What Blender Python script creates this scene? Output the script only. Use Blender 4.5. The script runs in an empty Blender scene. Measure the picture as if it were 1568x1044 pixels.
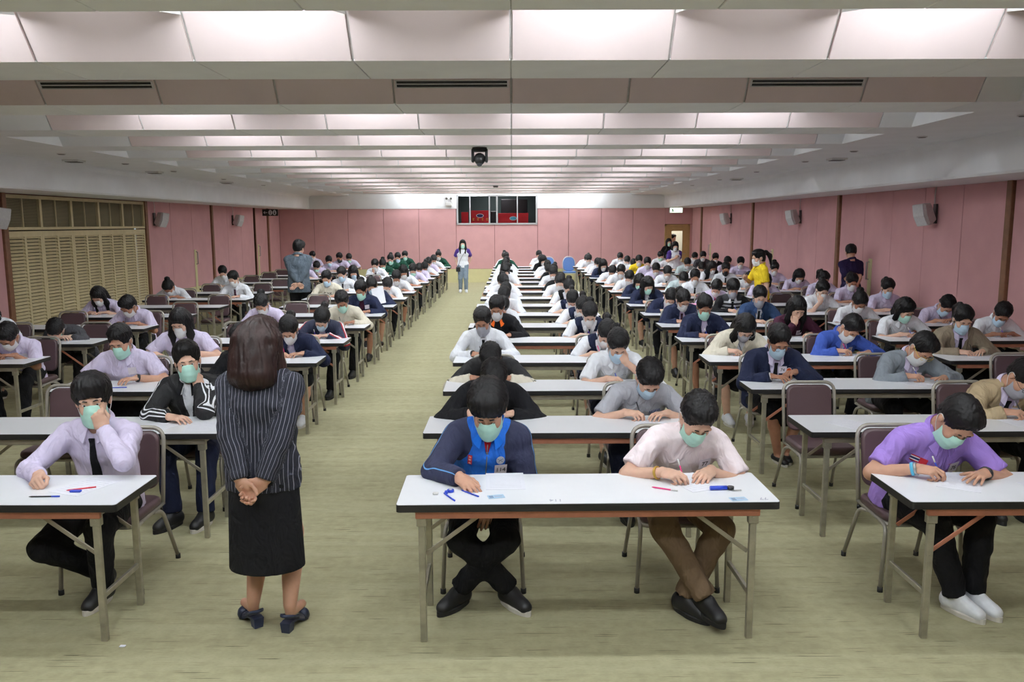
import bpy, math, random
import numpy as np
from mathutils import Matrix, Vector

# ------------------------------------------------------------------ camera, world, exposure
scene = bpy.context.scene
COL = scene.collection
H = 2.144                                   # eye height of the photographer
PITCH = math.atan(180 / 1265)
cam_d = bpy.data.cameras.new('camera')
cam_d.sensor_width = 36.0
cam_d.lens = 1265 / 1568 * 36.0
cam_d.clip_start, cam_d.clip_end = 0.05, 200
cam = bpy.data.objects.new('camera', cam_d)
COL.objects.link(cam)
cam.matrix_world = (Matrix.Translation((0, 0, H)) @ Matrix.Rotation(math.pi / 2 - PITCH, 4, 'X')
                    @ Matrix.Rotation(math.radians(-0.2), 4, 'Z'))
scene.camera = cam

world = bpy.data.worlds.new('world')
scene.world = world
world.use_nodes = True
world.node_tree.nodes['Background'].inputs['Color'].default_value = (0.75, 0.85, 1.0, 1)
world.node_tree.nodes['Background'].inputs['Strength'].default_value = 0.6

vs = scene.view_settings
vs.view_transform = 'Standard'
vs.look = 'None'
vs.gamma = 1.0
vs.use_curve_mapping = False
vs.exposure = 0.12
scene.cycles.use_denoising = True
scene.cycles.max_bounces = 8
scene.cycles.diffuse_bounces = 5
scene.cycles.glossy_bounces = 3
scene.cycles.sample_clamp_indirect = 4.0

LAMP_S = 142.0                              # strength of the fluorescent tubes in the ceiling recesses
LAMP_COL = (0.89, 0.955, 1.0)

random.seed(7)
rng = np.random.RandomState(7)
ORD = ['front', 'second', 'third', 'fourth', 'fifth', 'sixth', 'seventh', 'eighth', 'ninth', 'tenth', 'eleventh',
       'twelfth', 'thirteenth', 'fourteenth', 'fifteenth', 'sixteenth', 'last']
COLNAME = {'L2': 'far-left column', 'L1': 'left column', 'C': 'centre column', 'R1': 'right column', 'R2': 'far-right column'}
SEAT = {'l': 'left seat', 'r': 'right seat'}


# ------------------------------------------------------------------ materials
def srgb(r, g, b):
    def f(c):
        c /= 255.0
        return c / 12.92 if c <= 0.04045 else ((c + 0.055) / 1.055) ** 2.4
    return (f(r), f(g), f(b), 1.0)


MATS = {}


def mat(name, col, rough=0.6, metal=0.0, var=0.06, scale=30.0, bump=0.0, bscale=None, spec=0.5, coat=0.0):
    """plain procedural material: colour with fine noise variation and optional fine relief"""
    if name in MATS:
        return MATS[name]
    m = bpy.data.materials.new(name)
    m.use_nodes = True
    nt = m.node_tree
    b = nt.nodes['Principled BSDF']
    b.inputs['Roughness'].default_value = rough
    b.inputs['Metallic'].default_value = metal
    b.inputs['Specular IOR Level'].default_value = spec
    b.inputs['Coat Weight'].default_value = coat
    tc = nt.nodes.new('ShaderNodeTexCoord')
    nz = nt.nodes.new('ShaderNodeTexNoise')
    nz.inputs['Scale'].default_value = scale
    nz.inputs['Detail'].default_value = 4
    nt.links.new(tc.outputs['Object'], nz.inputs['Vector'])
    rp = nt.nodes.new('ShaderNodeValToRGB')
    c = np.array(col[:3])
    rp.color_ramp.elements[0].position = 0.3
    rp.color_ramp.elements[1].position = 0.7
    rp.color_ramp.elements[0].color = (*np.clip(c * (1 - var), 0, 1), 1)
    rp.color_ramp.elements[1].color = (*np.clip(c * (1 + var), 0, 1), 1)
    nt.links.new(nz.outputs['Fac'], rp.inputs['Fac'])
    nt.links.new(rp.outputs['Color'], b.inputs['Base Color'])
    if bump:
        n2 = nt.nodes.new('ShaderNodeTexNoise')
        n2.inputs['Scale'].default_value = bscale or scale * 4
        n2.inputs['Detail'].default_value = 3
        nt.links.new(tc.outputs['Object'], n2.inputs['Vector'])
        bp = nt.nodes.new('ShaderNodeBump')
        bp.inputs['Strength'].default_value = bump
        bp.inputs['Distance'].default_value = 0.01
        nt.links.new(n2.outputs['Fac'], bp.inputs['Height'])
        nt.links.new(bp.outputs['Normal'], b.inputs['Normal'])
    MATS[name] = m
    return m


def emit(name, col, s):
    m = mat(name, col, 0.5)
    b = m.node_tree.nodes['Principled BSDF']
    b.inputs['Emission Color'].default_value = col
    b.inputs['Emission Strength'].default_value = s
    return m


def stripe_mat(name, base, bands, attr='arc', mask=None, period=None, rough=0.8):
    """stripes that follow a woven-in coordinate stored on the cloth (vertex attribute); bands = [(lo, hi, colour)]"""
    m = mat(name, base, rough, 0, 0.08, 60, 0.15, 300)
    nt = m.node_tree
    b = nt.nodes['Principled BSDF']
    src = b.inputs['Base Color'].links[0].from_socket
    at = nt.nodes.new('ShaderNodeAttribute')
    at.attribute_name = attr
    val = at.outputs['Fac']
    if period:
        md = nt.nodes.new('ShaderNodeMath')
        md.operation = 'PINGPONG'
        md.inputs[1].default_value = period / 2
        nt.links.new(val, md.inputs[0])
        val = md.outputs[0]
    am = None
    if mask:
        a2 = nt.nodes.new('ShaderNodeAttribute')
        a2.attribute_name = mask
        gt = nt.nodes.new('ShaderNodeMath'); gt.operation = 'GREATER_THAN'; gt.inputs[1].default_value = 0.0
        nt.links.new(a2.outputs['Fac'], gt.inputs[0])
        am = gt.outputs[0]
    for lo, hi, c in bands:
        g = nt.nodes.new('ShaderNodeMath'); g.operation = 'GREATER_THAN'; g.inputs[1].default_value = lo
        l = nt.nodes.new('ShaderNodeMath'); l.operation = 'LESS_THAN'; l.inputs[1].default_value = hi
        mu = nt.nodes.new('ShaderNodeMath'); mu.operation = 'MULTIPLY'
        nt.links.new(val, g.inputs[0]); nt.links.new(val, l.inputs[0])
        nt.links.new(g.outputs[0], mu.inputs[0]); nt.links.new(l.outputs[0], mu.inputs[1])
        fac = mu.outputs[0]
        if am is not None:
            m2 = nt.nodes.new('ShaderNodeMath'); m2.operation = 'MULTIPLY'
            nt.links.new(fac, m2.inputs[0]); nt.links.new(am, m2.inputs[1]); fac = m2.outputs[0]
        mx = nt.nodes.new('ShaderNodeMixRGB')
        mx.inputs['Color2'].default_value = c
        nt.links.new(fac, mx.inputs['Fac']); nt.links.new(src, mx.inputs['Color1'])
        src = mx.outputs['Color']
    nt.links.new(src, b.inputs['Base Color'])
    folds(m, .45)
    return m


def two_tone(name, base, sleeve, line=None, th=0.0):
    """cloth with sleeves of another colour; the seam lies where the stored sleeve coordinate crosses th"""
    m = stripe_mat(name, base, [(th, 9.0, sleeve)], attr='sleeve')
    if line:
        nt = m.node_tree
        b = nt.nodes['Principled BSDF']
        src = b.inputs['Base Color'].links[0].from_socket
        at = nt.nodes.new('ShaderNodeAttribute'); at.attribute_name = 'arc'
        c = nt.nodes.new('ShaderNodeMath'); c.operation = 'COMPARE'; c.inputs[1].default_value = 0.0; c.inputs[2].default_value = .0035
        mx = nt.nodes.new('ShaderNodeMixRGB'); mx.inputs['Color2'].default_value = line
        a3 = nt.nodes.new('ShaderNodeAttribute'); a3.attribute_name = 'sleeve'
        g3 = nt.nodes.new('ShaderNodeMath'); g3.operation = 'GREATER_THAN'; g3.inputs[1].default_value = 0.0
        m3 = nt.nodes.new('ShaderNodeMath'); m3.operation = 'MULTIPLY'
        nt.links.new(a3.outputs['Fac'], g3.inputs[0]); nt.links.new(g3.outputs[0], m3.inputs[0]); nt.links.new(c.outputs[0], m3.inputs[1])
        nt.links.new(at.outputs['Fac'], c.inputs[0]); nt.links.new(m3.outputs[0], mx.inputs['Fac']); nt.links.new(src, mx.inputs['Color1'])
        nt.links.new(mx.outputs['Color'], b.inputs['Base Color'])
    return m


def folds(m, strength=.55, scale=7.0):
    """soft creases: a stretched, distorted noise relief added under the weave"""
    nt = m.node_tree
    b = nt.nodes['Principled BSDF']
    tc = [n for n in nt.nodes if n.type == 'TEX_COORD'][0]
    n2 = nt.nodes.new('ShaderNodeTexNoise')
    n2.inputs['Scale'].default_value = scale
    n2.inputs['Detail'].default_value = 2.5
    n2.inputs['Distortion'].default_value = 1.6
    mp = nt.nodes.new('ShaderNodeMapping')
    mp.inputs['Scale'].default_value = (1.5, 1.2, .8)
    mp.inputs['Rotation'].default_value = (.4, .5, .3)
    nt.links.new(tc.outputs['Object'], mp.inputs['Vector'])
    nt.links.new(mp.outputs['Vector'], n2.inputs['Vector'])
    bp = nt.nodes.new('ShaderNodeBump')
    bp.inputs['Strength'].default_value = strength
    bp.inputs['Distance'].default_value = 0.05
    nt.links.new(n2.outputs['Fac'], bp.inputs['Height'])
    if b.inputs['Normal'].links:
        nt.links.new(b.inputs['Normal'].links[0].from_socket, bp.inputs['Normal'])
    nt.links.new(bp.outputs['Normal'], b.inputs['Normal'])
    return m


def cloth(name, col, rough=0.85):
    if 'cloth_' + name in MATS: return MATS['cloth_' + name]
    return folds(mat('cloth_' + name, col, rough, 0, 0.05, 18, 0.12, 420, spec=0.2))


# ------------------------------------------------------------------ mesh helpers
def mesh_np(name, V, F, smooth=False):
    """V (n,3); F list of faces or an (m,4) int array"""
    me = bpy.data.meshes.new(name)
    if isinstance(F, np.ndarray):
        n, k = F.shape
        me.vertices.add(len(V))
        me.vertices.foreach_set('co', np.asarray(V, np.float32).ravel())
        me.loops.add(n * k)
        me.loops.foreach_set('vertex_index', F.astype(np.int32).ravel())
        me.polygons.add(n)
        me.polygons.foreach_set('loop_start', np.arange(0, n * k, k, dtype=np.int32))
        me.update(calc_edges=True)
    else:
        me.from_pydata([tuple(v) for v in V], [], F)
        me.update()
    if smooth:
        me.polygons.foreach_set('use_smooth', np.ones(len(me.polygons), bool))
    me.materials.append(None)
    return me


class MB:
    def __init__(s):
        s.V, s.F, s.S = [], [], []

    def add(s, V, F, smooth=False):
        o = len(s.V)
        s.V += [tuple(v) for v in V]
        s.F += [tuple(i + o for i in f) for f in F]
        s.S += [smooth] * len(F)
        return s

    def box(s, lo, hi, M=None):
        (a, b, c), (d, e, f) = lo, hi
        V = [(a, b, c), (d, b, c), (d, e, c), (a, e, c), (a, b, f), (d, b, f), (d, e, f), (a, e, f)]
        if M is not None:
            V = [tuple(M @ Vector(v)) for v in V]
        return s.add(V, [(0, 3, 2, 1), (4, 5, 6, 7), (0, 1, 5, 4), (1, 2, 6, 5), (2, 3, 7, 6), (3, 0, 4, 7)])

    def bbox(s, lo, hi, r=0.006, M=None):
        """box with chamfered edges"""
        lo, hi = np.array(lo, float), np.array(hi, float)
        c, h = (lo + hi) / 2, (hi - lo) / 2
        r = min(r, *(h * 0.9))
        V, idx = [], {}
        for sx in (-1, 1):
            for sy in (-1, 1):
                for sz in (-1, 1):
                    sg = np.array([sx, sy, sz])
                    for ax in range(3):
                        q = h - r
                        q[ax] = h[ax]
                        idx[(sx, sy, sz, ax)] = len(V)
                        V.append(c + sg * q)
        F = []
        for ax in range(3):
            o = [i for i in range(3) if i != ax]
            for sg in (-1, 1):
                def key(u, v):
                    k = [0, 0, 0]; k[ax] = sg; k[o[0]] = u; k[o[1]] = v
                    return idx[(*k, ax)]
                F.append((key(-1, -1), key(1, -1), key(1, 1), key(-1, 1)))
            for u in (-1, 1):
                for v in (-1, 1):
                    def k2(w, a2):
                        k = [0, 0, 0]; k[ax] = w; k[o[0]] = u; k[o[1]] = v
                        return idx[(*k, a2)]
                    F.append((k2(-1, o[0]), k2(1, o[0]), k2(1, o[1]), k2(-1, o[1])))
        for sx in (-1, 1):
            for sy in (-1, 1):
                for sz in (-1, 1):
                    F.append(tuple(idx[(sx, sy, sz, a)] for a in range(3)))
        G = []
        VV = np.array(V)
        for f in F:
            p = VV[list(f)]
            n = np.cross(p[1] - p[0], p[2] - p[0])
            G.append(f if np.dot(n, p.mean(0) - c) > 0 else f[::-1])
        if M is not None:
            V = [tuple(M @ Vector(v)) for v in V]
        return s.add(V, G)

    def tube(s, pts, r, n=8, cap=True, ry=None):
        pts = [Vector(p) for p in pts]
        V, F = [], []
        up = None
        for i, p in enumerate(pts):
            a = pts[max(i - 1, 0)]
            b = pts[min(i + 1, len(pts) - 1)]
            t = (b - a).normalized()
            if up is None:
                up = Vector((0, 0, 1)) if abs(t.z) < 0.9 else Vector((0, 1, 0))
            u = t.cross(up).normalized()
            w = u.cross(t).normalized()
            up = w
            rr = r[i] if isinstance(r, (list, tuple)) else r
            for k in range(n):
                an = 2 * math.pi * k / n
                V.append(p + u * math.cos(an) * rr + w * math.sin(an) * (ry or rr))
        for i in range(len(pts) - 1):
            for k in range(n):
                a, b = i * n + k, i * n + (k + 1) % n
                F.append((a, b, b + n, a + n))
        s.add(V, F, True)
        if cap:
            o = len(s.V) - len(V)
            s.F.append(tuple(o + k for k in reversed(range(n)))); s.S.append(False)
            s.F.append(tuple(o + len(V) - n + k for k in range(n))); s.S.append(False)
        return s

    def loft(s, rings, cap=True, smooth=True):
        n = len(rings[0])
        V = [v for r in rings for v in r]
        F = []
        for i in range(len(rings) - 1):
            for k in range(n):
                a, b = i * n + k, i * n + (k + 1) % n
                F.append((a, b, b + n, a + n))
        o = len(s.V)
        s.add(V, F, smooth)
        if cap:
            s.F.append(tuple(o + k for k in reversed(range(n)))); s.S.append(False)
            s.F.append(tuple(o + len(V) - n + k for k in range(n))); s.S.append(False)
        return s

    def slab(s, w, d, z0, z1, r=0.02, n=5, plane='xy', c=(0, 0, 0), bev=0.0):
        """rounded rectangle w x d extruded from z0 to z1; plane 'xy' (extrude z) or 'xz' (extrude y)"""
        def ring(w, d, r, z):
            R = []
            for cx, cy, a0 in ((w / 2 - r, d / 2 - r, 0), (-w / 2 + r, d / 2 - r, 90), (-w / 2 + r, -d / 2 + r, 180), (w / 2 - r, -d / 2 + r, 270)):
                for k in range(n):
                    a = math.radians(a0 + 90 * k / (n - 1))
                    x, y = cx + r * math.cos(a), cy + r * math.sin(a)
                    R.append((c[0] + x, c[1] + y, c[2] + z) if plane == 'xy' else (c[0] + x, c[1] - z, c[2] + y))
            return R
        if bev:
            rings = [ring(w - 2 * bev, d - 2 * bev, max(r - bev, 0.002), z0), ring(w - .6 * bev, d - .6 * bev, r, z0 + .3 * bev), ring(w, d, r, z0 + bev),
                     ring(w, d, r, z1 - bev), ring(w - .6 * bev, d - .6 * bev, r, z1 - .3 * bev), ring(w - 2 * bev, d - 2 * bev, max(r - bev, 0.002), z1)]
        else:
            rings = [ring(w, d, r, z0), ring(w, d, r, z1)]
        return s.loft(rings, smooth=bool(bev))

    def mesh(s, name):
        me = mesh_np(name, s.V, s.F)
        me.polygons.foreach_set('use_smooth', np.array(s.S, bool))
        return me

    def build(s, name, m, parent=None, **k):
        return obj(name, s.mesh(name), m, parent, **k)


def obj(name, me, m=None, parent=None, label=None, cat=None, group=None, kind=None, M=None):
    o = bpy.data.objects.new(name, me)
    COL.objects.link(o)
    if m is not None:
        ms = m if isinstance(m, (list, tuple)) else [m]
        for i, mm in enumerate(ms):
            o.material_slots[i].link = 'OBJECT'
            o.material_slots[i].material = mm
    if parent is not None:
        o.parent = parent
    if M is not None:
        o.matrix_basis = M
    tag(o, label, cat, group, kind)
    return o


def tag(o, label=None, cat=None, group=None, kind=None):
    if label: o['label'] = label
    if cat: o['category'] = cat
    if group: o['group'] = group
    if kind: o['kind'] = kind
    return o


def empty(name, loc, rz=0.0, label=None, cat=None, group=None):
    o = bpy.data.objects.new(name, None)
    o.empty_display_size = 0.1
    COL.objects.link(o)
    o.location = loc
    o.rotation_euler = (0, 0, rz)
    return tag(o, label, cat, group)


def struct(name, mb, m, parent=None, smooth=False):
    return mb.build(name, m, parent, kind=None if parent else 'structure')


def text_mesh(s, size, depth=0.0006):
    cu = bpy.data.curves.new('txt', 'FONT')
    cu.body = s
    cu.size = size
    cu.align_x, cu.align_y = 'CENTER', 'CENTER'
    cu.extrude = depth
    o = bpy.data.objects.new('txt', cu)
    COL.objects.link(o)
    dg = bpy.context.evaluated_depsgraph_get()
    me = bpy.data.meshes.new_from_object(o.evaluated_get(dg))
    bpy.data.objects.remove(o)
    me.materials.clear()
    me.materials.append(None)
    return me


def place(c, x, y, z):
    """matrix from origin and three axis vectors"""
    return Matrix(((x[0], y[0], z[0], c[0]), (x[1], y[1], z[1], c[1]), (x[2], y[2], z[2], c[2]), (0, 0, 0, 1)))

# ================================================================== THE ROOM
XL, XR, YB, YN = -8.46, 6.58, 30.4, -3.5       # side walls, back wall, wall behind the camera
ZSOF = 2.68                                    # underside of the side soffits and top of the wall panels
ZLOW = H + 1.02                                # underside of the ceiling beams
ZTOP = H + 1.5                                 # ceiling of the recesses
SX0, SX1 = -7.37, 5.57                         # inner faces of the soffits
RX0, RX1 = -5.9, 4.35                          # recess field

# carpet: olive beige loop pile with short dark streaks woven across
m_carpet = mat('carpet', srgb(170, 165, 132), 0.95, 0, 0.10, 14, 0.35, 600, spec=0.1)
nt = m_carpet.node_tree
b_ = nt.nodes['Principled BSDF']
tc = [n for n in nt.nodes if n.type == 'TEX_COORD'][0]
src = b_.inputs['Base Color'].links[0].from_socket
for sx, sy, th, wd, c, f in ((0.5, 9, 0.45, 0.2, srgb(184, 180, 147), 0.45), (40, 160, 0.5, 0.2, srgb(146, 142, 116), 0.30),
                             (4.2, 150, 0.66, 0.03, srgb(136, 130, 102), 0.5), (3.0, 120, 0.70, 0.02, srgb(72, 68, 50), 0.9)):
    mp = nt.nodes.new('ShaderNodeMapping')
    mp.inputs['Scale'].default_value = (sx, sy, 1)
    nz = nt.nodes.new('ShaderNodeTexNoise')
    nz.inputs['Scale'].default_value = 1.0
    nz.inputs['Detail'].default_value = 1
    rp = nt.nodes.new('ShaderNodeValToRGB')
    rp.color_ramp.elements[0].position = th
    rp.color_ramp.elements[1].position = th + wd
    rp.color_ramp.elements[1].color = (f, f, f, 1)
    mx = nt.nodes.new('ShaderNodeMixRGB')
    mx.inputs['Color2'].default_value = c
    nt.links.new(tc.outputs['Object'], mp.inputs['Vector'])
    nt.links.new(mp.outputs['Vector'], nz.inputs['Vector'])
    nt.links.new(nz.outputs['Fac'], rp.inputs['Fac'])
    nt.links.new(rp.outputs['Color'], mx.inputs['Fac'])
    nt.links.new(src, mx.inputs['Color1'])
    src = mx.outputs['Color']
nt.links.new(src, b_.inputs['Base Color'])

m_pink = mat('pink_fabric_panel', srgb(206, 158, 159), 0.9, 0, 0.04, 3, 0.25, 500, spec=0.15)
m_joint = mat('panel_joint', srgb(120, 72, 72), 0.9)
m_cream = mat('cream_skirting', srgb(205, 198, 150), 0.7, 0, 0.05, 4)
m_plaster = mat('white_plaster', srgb(236, 236, 238), 0.85, 0, 0.03, 2.5)
m_ceil = mat('ceiling_board', srgb(224, 207, 206), 0.85, 0, 0.03, 3)  # pinkish, and darkened in colour to offset tube light on the slopes
m_ceil2 = mat('ceiling_board_pale', srgb(246, 246, 246), 0.85, 0, 0.03, 3)  # kept paler in colour to offset the shade under the beams
m_cjoint = mat('ceiling_joint', srgb(205, 202, 200), 0.8)
m_wood = mat('brown_post', srgb(122, 84, 58), 0.55, 0, 0.15, 12)
m_louvre = mat('cream_louvre_paint', srgb(206, 190, 150), 0.6, 0, 0.05, 8)
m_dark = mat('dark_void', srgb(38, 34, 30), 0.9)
m_steel = mat('brushed_steel', srgb(170, 170, 168), 0.35, 0.8)
m_alu = mat('aluminium_frame', srgb(190, 190, 192), 0.4, 0.3)
m_black = mat('black_plastic', srgb(22, 22, 24), 0.4)
m_white_plastic = mat('white_plastic', srgb(214, 212, 210), 0.5)

struct('floor', MB().box((XL - .2, YN, -.1), (XR + .2, YB + .2, 0)), m_carpet)

# ---- walls: backing, then each fabric panel with an open joint, then skirting
wl = struct('wall_left', MB().box((XL - .2, YN, 0), (XL - .02, 13.93, 3.9)).box((XL - .2, 19.22, 0), (XL - .02, 27.35, 3.9)).box((XL - .2, 27.52, 0), (XL - .02, YB, 3.9)).box((XL - .2, 13.93, 2.66), (XL - .02, 19.22, 3.9)), m_joint)
wr = struct('wall_right', MB().box((XR + .02, YN, 0), (XR + .2, YB, 3.9)), m_joint)
wb = struct('wall_back', MB().box((XL - .2, YB + .02, 0), (-1.98, YB + .2, 3.9)).box((.92, YB + .02, 0), (5.62, YB + .2, 3.9)).box((6.46, YB + .02, 0), (XR + .2, YB + .2, 3.9))
            .box((-1.98, YB + .02, 0), (.92, YB + .2, 2.13)).box((-1.98, YB + .02, 3.14), (.92, YB + .2, 3.9)).box((5.62, YB + .02, 2.07), (6.46, YB + .2, 3.9)), m_joint)
struct('wall_front', MB().box((XL - .2, YN - .2, 0), (XR + .2, YN, 3.9)), m_plaster)


def panels_side(parent, x, side, spans):
    for y0, y1 in spans:
        n = max(1, round((y1 - y0) / 1.2))
        w = (y1 - y0) / n
        for i in range(n):
            a, b = y0 + i * w + .006, y0 + (i + 1) * w - .006
            lo, hi = sorted((x, x - side * .02))
            MB().bbox((lo, a, .5), (hi, b, ZSOF), .005).build('wall_panel', m_pink, parent)
        lo, hi = sorted((x - side * .005, x - side * .02))
        MB().box((lo, y0, 0), (hi, y1, .495)).build('skirting_panel', m_cream, parent)


panels_side(wr, XR, -1, [(YN, 5.1), (5.22, 10.95), (11.07, 16.68), (16.80, 22.65), (22.77, 28.75), (28.87, YB)])
panels_side(wl, XL, 1, [(YN, 8.0), (8.12, 13.85), (19.34, 23.45), (23.57, 27.35), (27.52, 28.85), (28.97, YB)])
bx = [XL, -7.2, -5.96, -4.66, -3.38, -2.02]
for a, b in zip(bx[:-1], bx[1:]):
    MB().bbox((a + .006, YB, .5), (b - .006, YB + .02, ZSOF), .005).build('wall_panel', m_pink, wb)
for a, b in ((-2.02, -.62), (-.62, .95)):
    MB().bbox((a + .006, YB, .5), (b - .006, YB + .02, 2.13), .005).build('wall_panel', m_pink, wb)
bx = [.95, 2.08, 3.27, 4.42, 5.6]
for a, b in zip(bx[:-1], bx[1:]):
    MB().bbox((a + .006, YB, .5), (b - .006, YB + .02, ZSOF), .005).build('wall_panel', m_pink, wb)
MB().bbox((5.6, YB, 2.1), (XR, YB + .02, ZSOF), .005).build('wall_panel', m_pink, wb)
MB().bbox((6.48, YB, .5), (XR, YB + .02, 2.09), .005).build('wall_panel', m_pink, wb)
MB().box((XL, YB + .004, 0), (5.6, YB + .02, .495)).build('skirting_panel', m_cream, wb)
k = 0
for x, side, ys in ((XR, -1, (5.16, 11.01, 16.74, 22.71, 28.81)), (XL, 1, (8.06, 13.89, 19.28, 23.51, 28.91))):
    for y in ys:
        k += 1
        lo, hi = sorted((x - side * .03, x + side * .05))
        struct('trim_%d' % k, MB().bbox((lo, y - .06, 0), (hi, y + .06, ZSOF), .008), m_wood)

# ---- doors in the side walls: cream lever plate with a steel pull, running down as a cream edge strip
dn = 0


def pull_plate(x, side, y, label):
    global dn
    dn += 1
    lo, hi = sorted((x - side * .005, x + side * .012))
    r = MB().bbox((lo, y - .07, .02), (hi, y + .07, 1.48), .004).build('door_%d' % dn, m_cream, None, kind='structure')
    r['label'] = label
    s = side
    MB().tube([(x + s * .012, y + .02, 1.1), (x + s * .06, y + .02, 1.1), (x + s * .06, y + .02, 1.42), (x + s * .012, y + .02, 1.42)], .011, 6).build('door_handle', m_steel, r)


for x, s, y, lb in ((XR, -1, 15.2, 'cream door edge strip with steel pull behind the man in navy'), (XR, -1, 20.95, 'cream door edge strip with steel pull behind the woman in yellow'),
                    (XR, -1, 27.5, 'cream door edge strip with steel pull nearest the back right corner'), (XL, 1, 22.2, 'cream door edge strip with steel pull between louvred doors and wall speaker'),
                    (XL, 1, 27.75, 'cream door edge strip with steel pull beside the bright door gap')):
    pull_plate(x, s, y, lb)
# the gap of the ajar side door: daylight on a pale outdoor wall behind it
struct('wall_outside', MB().box((XL - 1.6, 26.0, 0), (XL - 1.5, 29.5, 3.2)), mat('outdoor_wall', srgb(200, 206, 196), 0.9))
struct('trim_20', MB().bbox((XL - .15, 27.52, 0), (XL + .01, 27.56, ZSOF), .004), m_wood)

# ---- louvred doors in the left wall: five leaves with two louvre fields each, fine louvred lights above
slat_me = MB().bbox((-.030, -.218, -.003), (.030, .218, .004), .002).mesh('slat')
rot = Matrix.Rotation(math.radians(46), 4, 'Y')
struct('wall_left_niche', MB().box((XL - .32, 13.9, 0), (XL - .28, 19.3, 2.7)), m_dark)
fin_me = MB().bbox((-.012, -.45, -.002), (.006, .45, .006), .001).mesh('fine_slat')
for i in range(5):
    y0 = 13.95 + i * 1.052
    y1 = y0 + 1.052
    d = empty('door_%d' % (dn + 1 + i), (XL, y0, 0))
    tag(d, '%s cream louvred door leaf counted from the camera on left wall' % ORD[i].replace('front', 'first'), None, None, 'structure')
    fr = MB()
    for a, b in ((0, .06), (.496, .556), (.992, 1.052)):
        fr.bbox((-.04, a, .02), (.012, b, 2.02), .004)
    fr.bbox((-.04, 0, .02), (.013, 1.052, .12), .004).bbox((-.04, 0, 1.94), (.013, 1.052, 2.04), .004)
    fr.build('door_frame', m_louvre, d)
    nsl = 31
    for c in (.278, .774):
        for j in range(nsl):
            obj('slat', slat_me, m_louvre, d, M=Matrix.Translation((-.005, c, .15 + j * (1.78 / (nsl - 1)))) @ rot)
    t = MB()
    t.bbox((-.04, 0, 2.06), (.02, 1.052, 2.11), .004).bbox((-.04, 0, 2.60), (.02, 1.052, 2.66), .004)
    t.bbox((-.04, 0, 2.1), (.02, .035, 2.61), .004).bbox((-.04, 1.017, 2.1), (.02, 1.052, 2.61), .004).bbox((-.03, .516, 2.1), (.0, .536, 2.61), .003)
    tr = t.build('transom_frame', m_louvre, d)
    f = MB()
    for j in range(34):
        f.bbox((-.02, .03, 2.115 + j * .0145), (-.008, 1.02, 2.121 + j * .0145), .001)
    f.build('transom_louvre', mat('transom_slat', srgb(150, 138, 104), 0.6), d, kind='stuff')
    MB().box((-.05, .03, 2.1), (-.03, 1.02, 2.61)).build('transom_backing', mat('transom_backing', srgb(92, 84, 62), 0.8), d)
dn += 5

# ---- soffits with flat strips (each side one continuous plaster run) and the back fascia
st = MB()
for sg, xw, xs, xr in ((1, XL - .05, SX0, RX0), (-1, XR + .05, SX1, RX1)):
    P = [(xw, ZSOF), (xs, ZSOF), (xs + .02 * sg, ZSOF + .03), (xs + .02 * sg, ZLOW - .10), (xs + .05 * sg, ZLOW - .02), (xs + .12 * sg, ZLOW), (xr, ZLOW), (xr, ZTOP + .05), (xw, ZTOP + .05)]
    if sg < 0: P = P[::-1]
    r0 = [(p[0], YN, p[1]) for p in P]
    r1 = [(p[0], YB + .05, p[1]) for p in P]
    n = len(P)
    o = len(st.V)
    st.V += r0 + r1
    for i in range(n):
        st.F.append((o + i, o + n + i, o + n + (i + 1) % n, o + (i + 1) % n)); st.S.append(False)
    st.F.append(tuple(o + i for i in range(n))); st.S.append(False)
    st.F.append(tuple(o + n + i for i in reversed(range(n)))); st.S.append(False)
struct('ceiling_soffit', st, m_plaster)
struct('trim_back_fascia', MB().box((SX0 - .02, YB - .02, ZSOF), (-2.0, YB + .02, ZTOP + .05)).box((.94, YB - .02, ZSOF), (SX1 + .02, YB + .02, ZTOP + .05)).box((-2.0, YB - .02, 3.17), (.94, YB + .02, ZTOP + .05)), m_plaster)

# ---- ceiling: recess board, beams with a sloping face and a flat underside, split into boards 1 m wide
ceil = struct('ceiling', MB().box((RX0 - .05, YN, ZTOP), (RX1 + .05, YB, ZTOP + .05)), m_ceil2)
slope_me = MB()
F0 = [(0, 0), (-.335, .46)]            # foot and head of the sloping face (y, z) relative to the foot
V = [(.010, 0, 0), (.990, 0, 0), (.990, -.335, .46), (.010, -.335, .46), (.010, .016, .012), (.990, .016, .012), (.990, -.319, .472), (.010, -.319, .472)]
slope_me.add(V, [(0, 1, 2, 3), (7, 6, 5, 4), (0, 4, 5, 1), (2, 6, 7, 3), (1, 5, 6, 2), (0, 3, 7, 4)])
slope_me = slope_me.mesh('ceiling_board_sloping')
flat_me = MB().bbox((.004, .003, -.012), (.996, .66, .0), .003).mesh('ceiling_board_flat')
end_me = MB().bbox((0, -.02, -.012), (.9, .66, .0), .003).mesh('ceiling_board_end')
NB = 14
tube_me = MB().tube([(.06, 0, 0), (.94, 0, 0)], .02, 6).mesh('fluorescent_tube')
m_tubelamp = emit('fluorescent_light', (*LAMP_COL, 1), LAMP_S)
BEAM0 = 5.42
PER = 1.9
m_vent = mat('vent_white', srgb(205, 200, 200), 0.5)
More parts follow.
